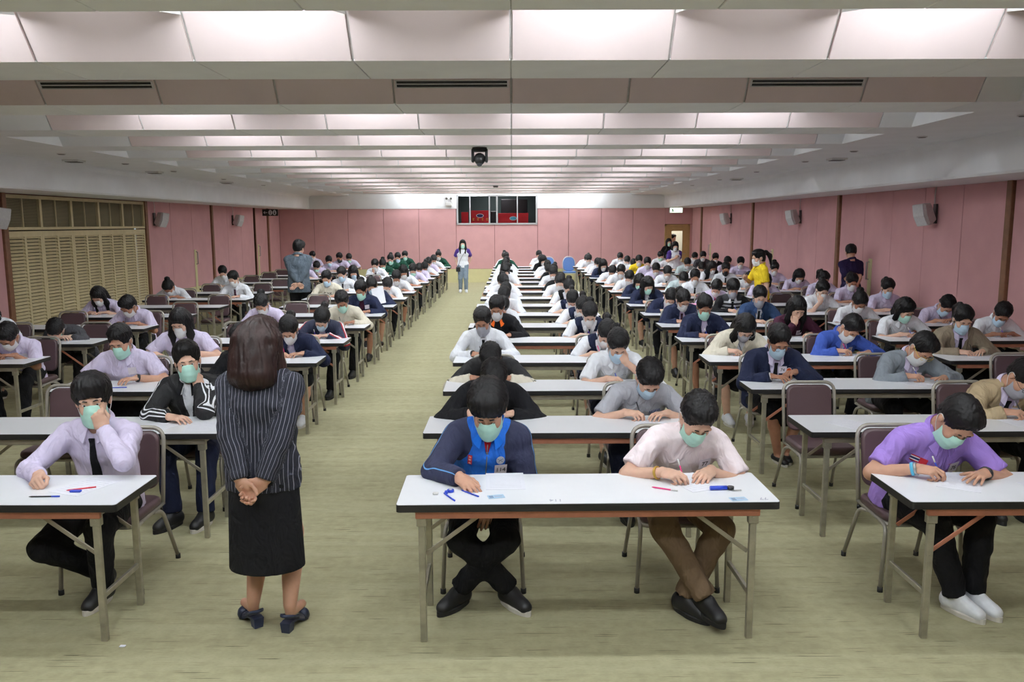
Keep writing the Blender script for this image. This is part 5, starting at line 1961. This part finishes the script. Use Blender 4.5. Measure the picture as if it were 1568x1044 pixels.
A('R1', 'r', 5, 'd', jacket='denim', v=(.06, .30), col='white', tie='black', hair_='short', mask='G', skin=0)
A('R1', 'l', 6, 'b', jacket='navy', v=(.07, .30), col='lilac', tie='black', hair_='short', mask='W')
A('R1', 'r', 6, 'd', top_='long', col='black', matt=m_hs, sleevem=cloth('black', CLR['black']), ccol='white', tie='black', hair_='fringe', mask='G', skin=0)
A('R1', 'l', 7, 'c', jacket='navy', v=(.05, .26), col='white', hair_='long', mask='T', bottom='skirt')
A('R1', 'r', 7, 'e', col='lilac', tie='black', hair_='short', mask='W')
A('R1', 'l', 8, 'a', jacket='navy', v=(.06, .26), col='white', hair_='bob', mask='T', bottom='skirt')
A('R1', 'r', 8, 'd', top_='long', col='white', tie='black', hair_='short', mask='W')
A('R1', 'l', 9, 'e', top_='tee', col='white', hair_='short', mask='W')
A('R1', 'r', 9, 'b', top_='long', col='mint', tie='black', hair_='short', mask='W')
A('R1', 'l', 10, 'f', top_='tee', col='white', hair_='short'); A('R1', 'r', 10, 'a', top_='long', col='white', tie='black', hair_='short')
A('R1', 'l', 11, 'b', top_='tee', col='white', hair_='short'); A('R1', 'r', 11, 'a', col='lilac', hair_='neat')
A('R1', 'l', 12, 'c', jacket='navy', hair_='long', mask='W'); A('R1', 'r', 12, 'd', col='lilac', hair_='short', mask='W')
A('R1', 'l', 13, 'a', col='white', hair_='neat'); A('R1', 'r', 13, 'd', top_='long', col='yellow', hair_='short', sleevem=cloth('yellow', CLR['yellow']), mask='W')
A('R1', 'l', 14, 'b', col='white', hair_='short'); A('R1', 'r', 14, 'g', col='white', hair_='short')
A('R1', 'l', 15, 'a', col='white', hair_='pony'); A('R1', 'r', 15, 'b', col='white', hair_='short')
A('R1', 'l', 16, 'b', col='white', hair_='neat'); A('R1', 'r', 16, 'a', col='white', hair_='short')
# far-right column
A('R2', 'l', 2, 'b', top_='long', col='lilac', hair_='short')
A('R2', 'l', 3, 'd', jacket='khaki', v=(.075, .30), col='lilac', tie='black', hair_='pony', mask='B', bottom='skirt', skin=0)
A('R2', 'l', 4, 'c', col='white', hair_='bob', mask='T', bottom='skirt', skin=0)
A('R2', 'r', 4, 'e', col='white', hair_='neat', mask='B', skin=2)
A('R2', 'l', 5, 'a', col='white', hair_='bun', mask='W', bottom='skirt', skin=2)
A('R2', 'r', 5, 'b', col='lilac', hair_='neat', mask='B', skin=1)
A('R2', 'l', 6, 'h', col='white', hair_='bun', mask='W', bottom='skirt')
A('R2', 'r', 6, 'd', col='lilac', hair_='pony', mask='B', bottom='skirt')
A('R2', 'r', 7, 'd', col='lilac', hair_='pony', mask='W', bottom='skirt', skin=2)
A('R2', 'l', 8, 'a', col='lilac', hair_='bob', bottom='skirt'); A('R2', 'r', 8, 'c', col='lilac', hair_='pony', mask='T', bottom='skirt')
A('R2', 'l', 9, 'b', top_='long', col='white', tie='black', hair_='short'); A('R2', 'r', 9, 'a', col='lilac', hair_='bob', mask='W', bottom='skirt')
A('R2', 'l', 10, 'd', col='white', tie='black', hair_='short', mask='K'); A('R2', 'r', 10, 'd', col='lilac', hair_='bun', bottom='skirt')
A('R2', 'l', 11, 'c', col='white', vest='black', hair_='long', mask='W', bottom='skirt'); A('R2', 'r', 11, 'e', col='lilac', hair_='short', mask='T')
A('R2', 'l', 12, 'b', col='white', hair_='short', mask='W'); A('R2', 'r', 12, 'd', col='lilac', hair_='short', mask='W')
A('R2', 'l', 13, 'a', col='mint', hair_='short'); A('R2', 'r', 13, 'c', col='lilac', hair_='short')
A('R2', 'l', 14, 'd', col='white', hair_='neat', mask='W'); A('R2', 'r', 14, 'd', jacket='black', hair_='short', mask='W')
A('R2', 'l', 15, 'a', col='white', hair_='short'); A('R2', 'r', 15, 'd', jacket='darkgrey', v=(.06, .25), col='white', hair_='short', mask='W')
A('R2', 'l', 16, 'c', col='white', hair_='short', mask='T'); A('R2', 'r', 16, 'a', col='white', hair_='short')

# small shifts of a sitter along the table (dx, dy), from where the photograph shows them
SHIFT = {('L1', 'r', 0): (.0, 0), ('R1', 'l', 0): (-.05, 0), ('C', 'l', 0): (.01, 0), ('C', 'r', 0): (.03, 0), ('L1', 'l', 2): (.02, 0), ('R1', 'l', 2): (.0, 0), ('C', 'l', 3): (-.12, 0), ('L2', 'r', 4): (-.12, 0), ('R1', 'r', 1): (.06, 0)}
HIDDEN_CHAIRS = set()


def look_words(k):
    jac = k.get('jacket')
    nm = {'royal': 'blue and navy', 'heather': 'grey', 'darkgrey': 'dark grey', 'khaki': 'khaki', 'cream': 'cream'}
    if k.get('matt'): g_ = 'black sweater with grey hoops'
    elif jac: g_ = nm.get(jac, jac) + (' jacket' if jac not in ('cream', 'heather') else ' cardigan')
    elif k.get('vest'): g_ = 'white blouse and dark vest'
    else:
        g_ = nm.get(k.get('col', 'white'), k.get('col', 'white')) + {'tee': ' T-shirt', 'short': ' short-sleeved shirt', 'long': ' long-sleeved shirt'}[k.get('top_', 'short')]
    mk = k.get('mask', 'W')
    if mk: g_ += ' and %s mask' % MASKC[mk][0]
    return g_


PEN_COLS = [('blue', srgb(40, 70, 190)), ('black', srgb(30, 30, 34)), ('violet', srgb(96, 70, 190)), ('pink', srgb(226, 60, 130)), ('red', srgb(206, 40, 60))]
PEN = {}
for nm_, c_ in PEN_COLS:
    PEN[nm_] = mat('pen_' + nm_, c_, .3)
pen_body = MB().tube([(0, 0, 0), (0, 0, .012), (0, 0, .10), (0, 0, .105)], [.0012, .0042, .0042, .0042], 8).mesh('pen_barrel')
pen_cap = MB().tube([(0, 0, .105), (0, 0, .142)], [.0046, .0044], 8).bbox((-.0012, .0045, .105), (.0012, .0068, .138), .0004).mesh('pen_cap')
paper_me = MB().slab(.21, .29, 0, .0012, .001, 2).mesh('sheet')
ruled = MB()
for i_ in range(9): ruled.box((-.085, -.11 + i_ * .026, .0013), (.085, -.1088 + i_ * .026, .0015))
ruled = ruled.mesh('print_lines')
m_rule = mat('print_grey', srgb(188, 186, 202), .7)


def sheet(x, y, rz, label, z=TZ + .0005, near=True, group='exam papers on the tables', nm='exam_paper'):
    p = empty(nm, (x, y, z), math.radians(rz), label, 'paper', group)
    obj('sheet', paper_me, m_paper, p)
    if near: obj('print_lines', ruled, m_rule, p, kind='stuff')
    return p


for (c, s, i), (pk, k) in S.items():
    dx, dy = SHIFT.get((c, s, i), (0, 0))
    x = CX[c] + SEATX[s] + dx + (random.uniform(-.04, .04) if i > 1 else 0)
    y = ROWY[i] + .80 + dy + (random.uniform(-.03, .03) if i > 1 else 0)
    where = '%s, %s row, %s' % (SEAT[s], ORD[i], COLNAME[c])
    person(x, y, math.radians(random.uniform(-4, 4)) if i > 1 else 0, pk, 'student in %s, %s' % (look_words(k), where), near=i < 8, **k)
    if i < 14:
        chair(CX[c] + SEATX[s] + dx * .7, ROWY[i] + .82 + dy, 'occupied brown padded chair, %s' % where, 0, parts=i < 5)
    J = POSE[pk]['J']
    if i > 1:
        sheet(CX[c] + SEATX[s] + random.uniform(-.03, .03), ROWY[i] + .28, random.uniform(-14, 14), 'white exam paper on table, %s' % where, near=i < 6)
    if i < 9 and J['p']['rk'] == 'write' and (c, s, i) not in ((('L1'), 'r', 0),):
        q = J['rW'] + J['rH'] @ np.array((.020, -.104, -.046))
        tail = nrm(J['rH'] @ np.array((.35, .55, .55)) + np.array((0, .1, .5)))
        tip = q - tail * max(.012, min(.055, (q[2] - TZ - .003) / max(tail[2], .2)))
        xax = nrm(np.cross((0, 1, 0.2), tail))
        cn = PEN_COLS[(i * 3 + ord(s)) % 4][0] if (c, s, i) != ('C', 'r', 0) else 'pink'
        ro = POSEROOT = Matrix.Translation((x, y, 0))
        p_ = empty('pen', (0, 0, 0), 0, '%s pen in writing hand, %s' % (cn, where), 'pen', 'pens held by students')
        p_.matrix_world = ro @ place(tip, xax, np.cross(tail, xax), tail)
        obj('barrel', pen_body, PEN[cn], p_)
        obj('cap', pen_cap, PEN[cn] if i % 2 else m_white_plastic, p_)

# empty chairs that the photograph shows
for c in CX:
    for s in 'lr':
        for i in range(FIRST[c], 17):
            if (c, s, i) in S: continue
            if c == 'L1' and s == 'l' and i == 0 or c == 'R1' and s == 'r' and i == 0 or (c == 'R2' and s == 'r' and i < 4) or (c == 'L2' and s == 'l' and i < 4) or (c == 'R2' and i < 3): continue
            chair(CX[c] + SEATX[s] + random.uniform(-.05, .05), ROWY[i] + .80 + random.uniform(-.04, .04), 'empty brown padded chair, %s, %s row, %s' % (SEAT[s], ORD[i], COLNAME[c]), math.radians(random.uniform(-4, 4)), parts=i < 6)

# ================================================================== STANDING PEOPLE


def lady_extra(r, J, G):
    pass


lw_ = person(-1.30, 4.17, math.pi, 'lady', 'woman in pinstripe blazer and black skirt standing with hands behind back', top_='long', col='black', jacket='navy', jmat=m_pin, hair_='lady', mask=None, bottom=None,
             shoes=None, skin=1, hm=m_hair_b, group='people standing in the hall', near=True, hem=.10, collar=False, sc=.955)
J = POSE['lady']['J']
obj('skirt', legs_mesh(J, 'long_skirt', h=.012, hemz=.365), cloth('b_black', CLR['black']), lw_)
m_sandal = mat('navy_sandal', srgb(34, 42, 66), .5, 0, .1, 30)
for i, k in enumerate('rl'):
    Aq = J[k + 'A']
    sh = empty('sandal', (0, 0, 0)); sh.parent = lw_
    sh.matrix_basis = Matrix.Translation((Aq[0], Aq[1], 0)) @ Matrix.Rotation(math.radians(J['p']['foot'][i]), 4, 'Z')
    hl = MB().loft([[(-.024, .062, 0), (.024, .062, 0), (.024, .014, 0), (-.024, .014, 0)], [(-.030, .066, .058), (.030, .066, .058), (.030, .006, .058), (-.030, .006, .058)]], smooth=False).build('heel', m_sandal, sh)
    so = MB()
    rg = []
    for y, z, w in ((.068, .060, .024), (.03, .060, .031), (-.03, .048, .030), (-.08, .022, .038), (-.12, .012, .042), (-.16, .012, .030), (-.175, .014, .012)):
        rg.append([(-w, y, z), (w, y, z), (w, y, z - .012), (-w, y, z - .012)])
    so.loft(rg, smooth=False).build('sole', m_sandal, sh)
    MB().tube(rpath([(-.040, -.02, .062), (-.036, .05, .098), (0, .075, .104), (.036, .05, .098), (.040, -.02, .062)], .04, 4), .0055, 6, ry=.010).build('ankle_strap', m_sandal, sh)
    MB().tube(rpath([(-.042, -.115, .015), (-.040, -.105, .055), (0, -.10, .066), (.040, -.105, .055), (.042, -.115, .015)], .03, 4), .006, 6, ry=.026).build('toe_band', m_sandal, sh)

person(-4.20, 16.3, math.pi + .15, 'man_back', 'man in slate grey jacket standing in left aisle, hands clasped behind', jacket='slate', col='white', hair_='fringe', mask=None, bcol='black', skin=0, group='people standing in the hall', near=False, hem=.15, sc=1.05)
person(-1.53, 26.0, .05, 'hang', 'woman in white and purple top and jeans standing in centre aisle', top_='tee', col='white', matt=m_raglan, hair_='long', mask='T', bcol='jeans', scol='white', skin=3, group='people standing in the hall', near=False, hem=.10, sc=.94)
cb_ = MB().tube(rpath([(-.15, -.14, .86), (-.08, -.15, 1.1), (.10, -.12, 1.40)], .1, 3), .006, 5).bbox((-.22, -.20, .70), (-.08, -.13, .86), .012).build('shoulder_bag', m_black, None, label='small black cross-body bag on woman in centre aisle', cat='bag')
cb_.matrix_basis = Matrix.Translation((-1.53, 26.0, 0)) @ Matrix.Diagonal((.94, .94, .94, 1))
person(4.78, 24.4, .1, 'phone', 'woman in white and purple top standing among far right rows', top_='tee', col='white', matt=m_raglan, hair_='bob', mask='W', bcol='black', skin=0, group='people standing in the hall', near=False, hem=.10, sc=.92)
person(5.45, 28.9, .1, 'hang', 'person in black top with teal mask standing before the back door', top_='long', col='black', hair_='long', mask='T', bcol='black', skin=0, group='people standing in the hall', near=False, collar=False, hem=.10, sc=.92)
person(4.42, 14.6, -1.45, 'walk', 'woman in yellow polo shirt with ponytail standing in right aisle', top_='short', col='yellow', hair_='pony', mask='W', bcol='black', skin=0, group='people standing in the hall', near=True, hem=.10, sc=.96)
person(6.20, 15.1, math.pi + .25, 'man_back', 'man in dark navy polo shirt standing by right wall, hands behind', top_='short', col='darkpurple', hair_='neat', mask=None, bcol='black', skin=1, group='people standing in the hall', near=False, hem=.14)
person(6.05, YB + .9, .6, 'hang', 'person in pale shirt seen through the glass of the back door', top_='short', col='white', hair_='neat', mask=None, bcol='navy', skin=0, group='people standing in the hall', near=False, sc=.98)

# ================================================================== THINGS ON THE FRONT TABLES
def pen_lying(x, y, rz, nm, label, name='pen', capm=None, ln=1.0):
    p = empty(name, (x, y, TZ + .0046), math.radians(rz), label, 'pen', 'pens lying on the tables')
    M = Matrix.Rotation(math.pi / 2, 4, 'Y') @ Matrix.Diagonal((1, 1, ln, 1))
    obj('barrel', pen_body, PEN[nm], p, M=M)
    obj('cap', pen_cap, capm or PEN[nm], p, M=M)
    return p


def card(x, y, rz, label):
    p = empty('identity_card', (x, y, TZ + .0015), math.radians(rz), label, 'card', 'identity cards on the tables')
    obj('card', card_me, mat('card_blue', srgb(176, 206, 230), .35), p)
    MB().box((-.036, -.016, .0008), (-.014, .016, .0012)).build('photo_patch', mat('card_grey', srgb(126, 146, 176), .5), p)
    MB().box((-.008, .004, .0008), (.034, .008, .0012)).box((-.008, -.008, .0008), (.030, -.004, .0012)).build('print_lines', m_rule, p, kind='stuff')


card_me = MB().slab(.086, .054, 0, .0008, .004, 3).mesh('card')
sheet(-.04, 4.36, 2, 'ruled exam paper before the boy in blue track jacket')
sheet(.98, 4.33, 24, 'exam paper under hands of the boy in pink-white T-shirt')
pen_lying(-.36, 4.155, -62, 'blue', 'navy pencil lying beside blue tape dispenser on front table', 'pencil')
tp_ = empty('correction_tape', (-.325, 4.18, TZ), 0, 'small blue correction tape on the front centre table', 'tape')
MB().tube([(0, 0, .001), (0, 0, .014)], .018, 14).bbox((-.03, -.04, .001), (-.012, -.005, .012), .003).build('case', PEN['blue'], tp_)
MB().tube([(0, 0, .014), (0, 0, .0155)], .009, 10).build('reel', m_white_plastic, tp_)
MB().bbox((-.415, 4.13, TZ), (-.385, 4.155, TZ + .011), .004).build('eraser', m_white_plastic, None, label='small white eraser on the left of front centre table', cat='eraser')
pen_lying(-.27, 4.20, -48, 'blue', 'light blue pen beside the resting hand on front table')
card(-.085, 4.10, 14, 'identity card in front of the boy in blue jacket')
pen_lying(.74, 4.24, -28, 'pink', 'pink capped gel pen on front table before the T-shirt boy', capm=m_white_plastic)
kf = empty('key_fob', (1.10, 4.20, TZ), math.radians(4), 'blue tube with black key fob on front table', 'key fob')
MB().tube([(-.06, 0, .012), (.03, 0, .012)], .0115, 10).build('tube', PEN['blue'], kf)
MB().tube([(.05, 0, .002), (.05, 0, .018)], .018, 12).build('fob', m_black, kf)
MB().bbox((.05, -.028, .002), (.10, -.020, .006), .001).build('key', m_steel, kf)
card(1.15, 4.05, 8, 'identity card near right end of the front centre table')
for tx_, x_, y_, c_ in (('114', .22, 4.045, 'C'), ('77', 1.28, 4.06, 'C')):
    o_ = obj('table_number', text_mesh(tx_, .045), m_rule, TABLES['C', 0])
    o_.matrix_basis = TABLES['C', 0].matrix_basis.inverted() @ Matrix.Translation((x_, y_, TZ + .0006)) @ Matrix.Rotation(math.pi, 4, 'Z')
# left front table
sheet(-2.30, 4.30, -22, 'folded white exam paper on table before the lilac-shirt boy')
pen_lying(-2.50, 4.115, 2, 'black', 'dark pencil lying along front edge of left table', 'pencil', PEN['blue'], 1.1)
pen_lying(-2.36, 4.215, 24, 'red', 'pen with red cap on the left front table', capm=PEN['red'])
MB().bbox((-2.33, 4.185, TZ + .0014), (-2.27, 4.205, TZ + .014), .004).build('eraser', PEN['blue'], None, label='small blue eraser on paper on left front table', cat='eraser')
# right front table
sheet(2.42, 4.31, -32, 'exam paper under the hands of the man in purple')
sheet(2.86, 4.20, 18, 'loose white paper at right edge of the right front table')
card(2.70, 4.10, -5, 'identity card on papers of the right front table')
# second row
sheet(CX['C'] + .60, ROWY[1] + .28, -12, 'exam paper of the boy in grey T-shirt')
sheet(CX['C'] - .56, ROWY[1] + .30, 6, 'exam paper of the boy in black jacket, centre second row')
sheet(CX['R1'] - .62, ROWY[1] + .20, 30, 'lone exam paper on table with an empty chair, right second row')
sheet(CX['R1'] + .58, ROWY[1] + .28, 8, 'exam paper of the boy in beige jacket, right column')
sheet(CX['L1'] + .52, ROWY[1] + .25, -20, 'exam paper of boy in black three-stripe jacket')
sheet(CX['L1'] + .80, ROWY[1] + .20, 12, 'answer sheet near right end of left second-row table')
pen_lying(CX['L1'] - .50, ROWY[2] + .16, 8, 'blue', 'blue pen before the wide girl in lilac shirt, third row')
pen_lying(CX['L1'] - .62, ROWY[2] + .14, 14, 'violet', 'pale ruler-like pen on left third-row table')

# ---- two blue chairs by the back wall
m_bv = mat('blue_vinyl', srgb(86, 124, 186), .5)
m_chr = mat('pale_tube', srgb(206, 210, 214), .3, .5)
B_back = MB()
rg = []
for w, t in ((.37, -.02), (.41, -.008), (.41, .008), (.38, .018)):
    ring = []
    for i in range(28):
        a = 2 * math.pi * i / 28
        x = math.copysign(abs(math.cos(a)) ** .7, math.cos(a)) * w / 2
        z = .70 + math.copysign(abs(math.sin(a)) ** (.8 if math.sin(a) > 0 else .5), math.sin(a)) * .24 * (w / .41)
        ring.append((x, bkM(z) + t, z))
    rg.append(ring)
B_back = B_back.loft(rg[::-1]).mesh('backrest')
B_bf = MB().tube(rpath([(-.215, bkM(.40), .40), (-.225, bkM(.80), .80), (-.12, bkM(.965), .965), (.12, bkM(.965), .965), (.225, bkM(.80), .80), (.215, bkM(.40), .40)], .12, 5), .013, 6).mesh('back_frame')
for x, lb in ((1.32, 'left of two blue padded chairs by the back wall'), (2.05, 'right of two blue padded chairs by the back wall')):
    t = empty('banquet_chair', (x, 29.3, 0), .05, lb, 'chair', 'blue chairs by the back wall')
    obj('seat', C_seat, m_bv, t)
    obj('backrest', B_back, m_bv, t)
    obj('back_frame', B_bf, m_chr, t)
    obj('seat_frame', C_sf, m_chr, t)
    for sx in (-1, 1):
        for me in (C_fl, C_bl):
            obj('leg', me, m_chr, t, M=Matrix.Translation((sx * .205, 0, 0)) @ Matrix.Diagonal((sx, 1, 1, 1)))

# ---- a sheet held upright by the girl in the eighth row of the left column
hp_ = empty('held_paper', (CX['L1'] + .66, ROWY[7] + .36, TZ + .16), 0, 'white paper held upright by girl, right seat, eighth row, left column', 'paper')
obj('sheet', paper_me, m_paper, hp_, M=Matrix.Rotation(math.radians(74), 4, 'X') @ Matrix.Rotation(.2, 4, 'Z'))
# ---- pink folder on the table behind the striped sweater
MB().slab(.34, .24, 0, .012, .01, 3).build('folder', mat('pink_folder', srgb(244, 170, 206), .5), None, label='pink folder lying on table behind the striped sweater', cat='folder', M=Matrix.Translation((CX['R1'] + .25, ROWY[7] + .22, TZ + .001)))
# ---- scrap of paper on the carpet
MB().bbox((-2.02, 3.97, .0), (-1.99, 3.99, .006), .002).build('paper_scrap', m_paper, None, label='tiny white scrap on carpet before the left front table', cat='scrap')
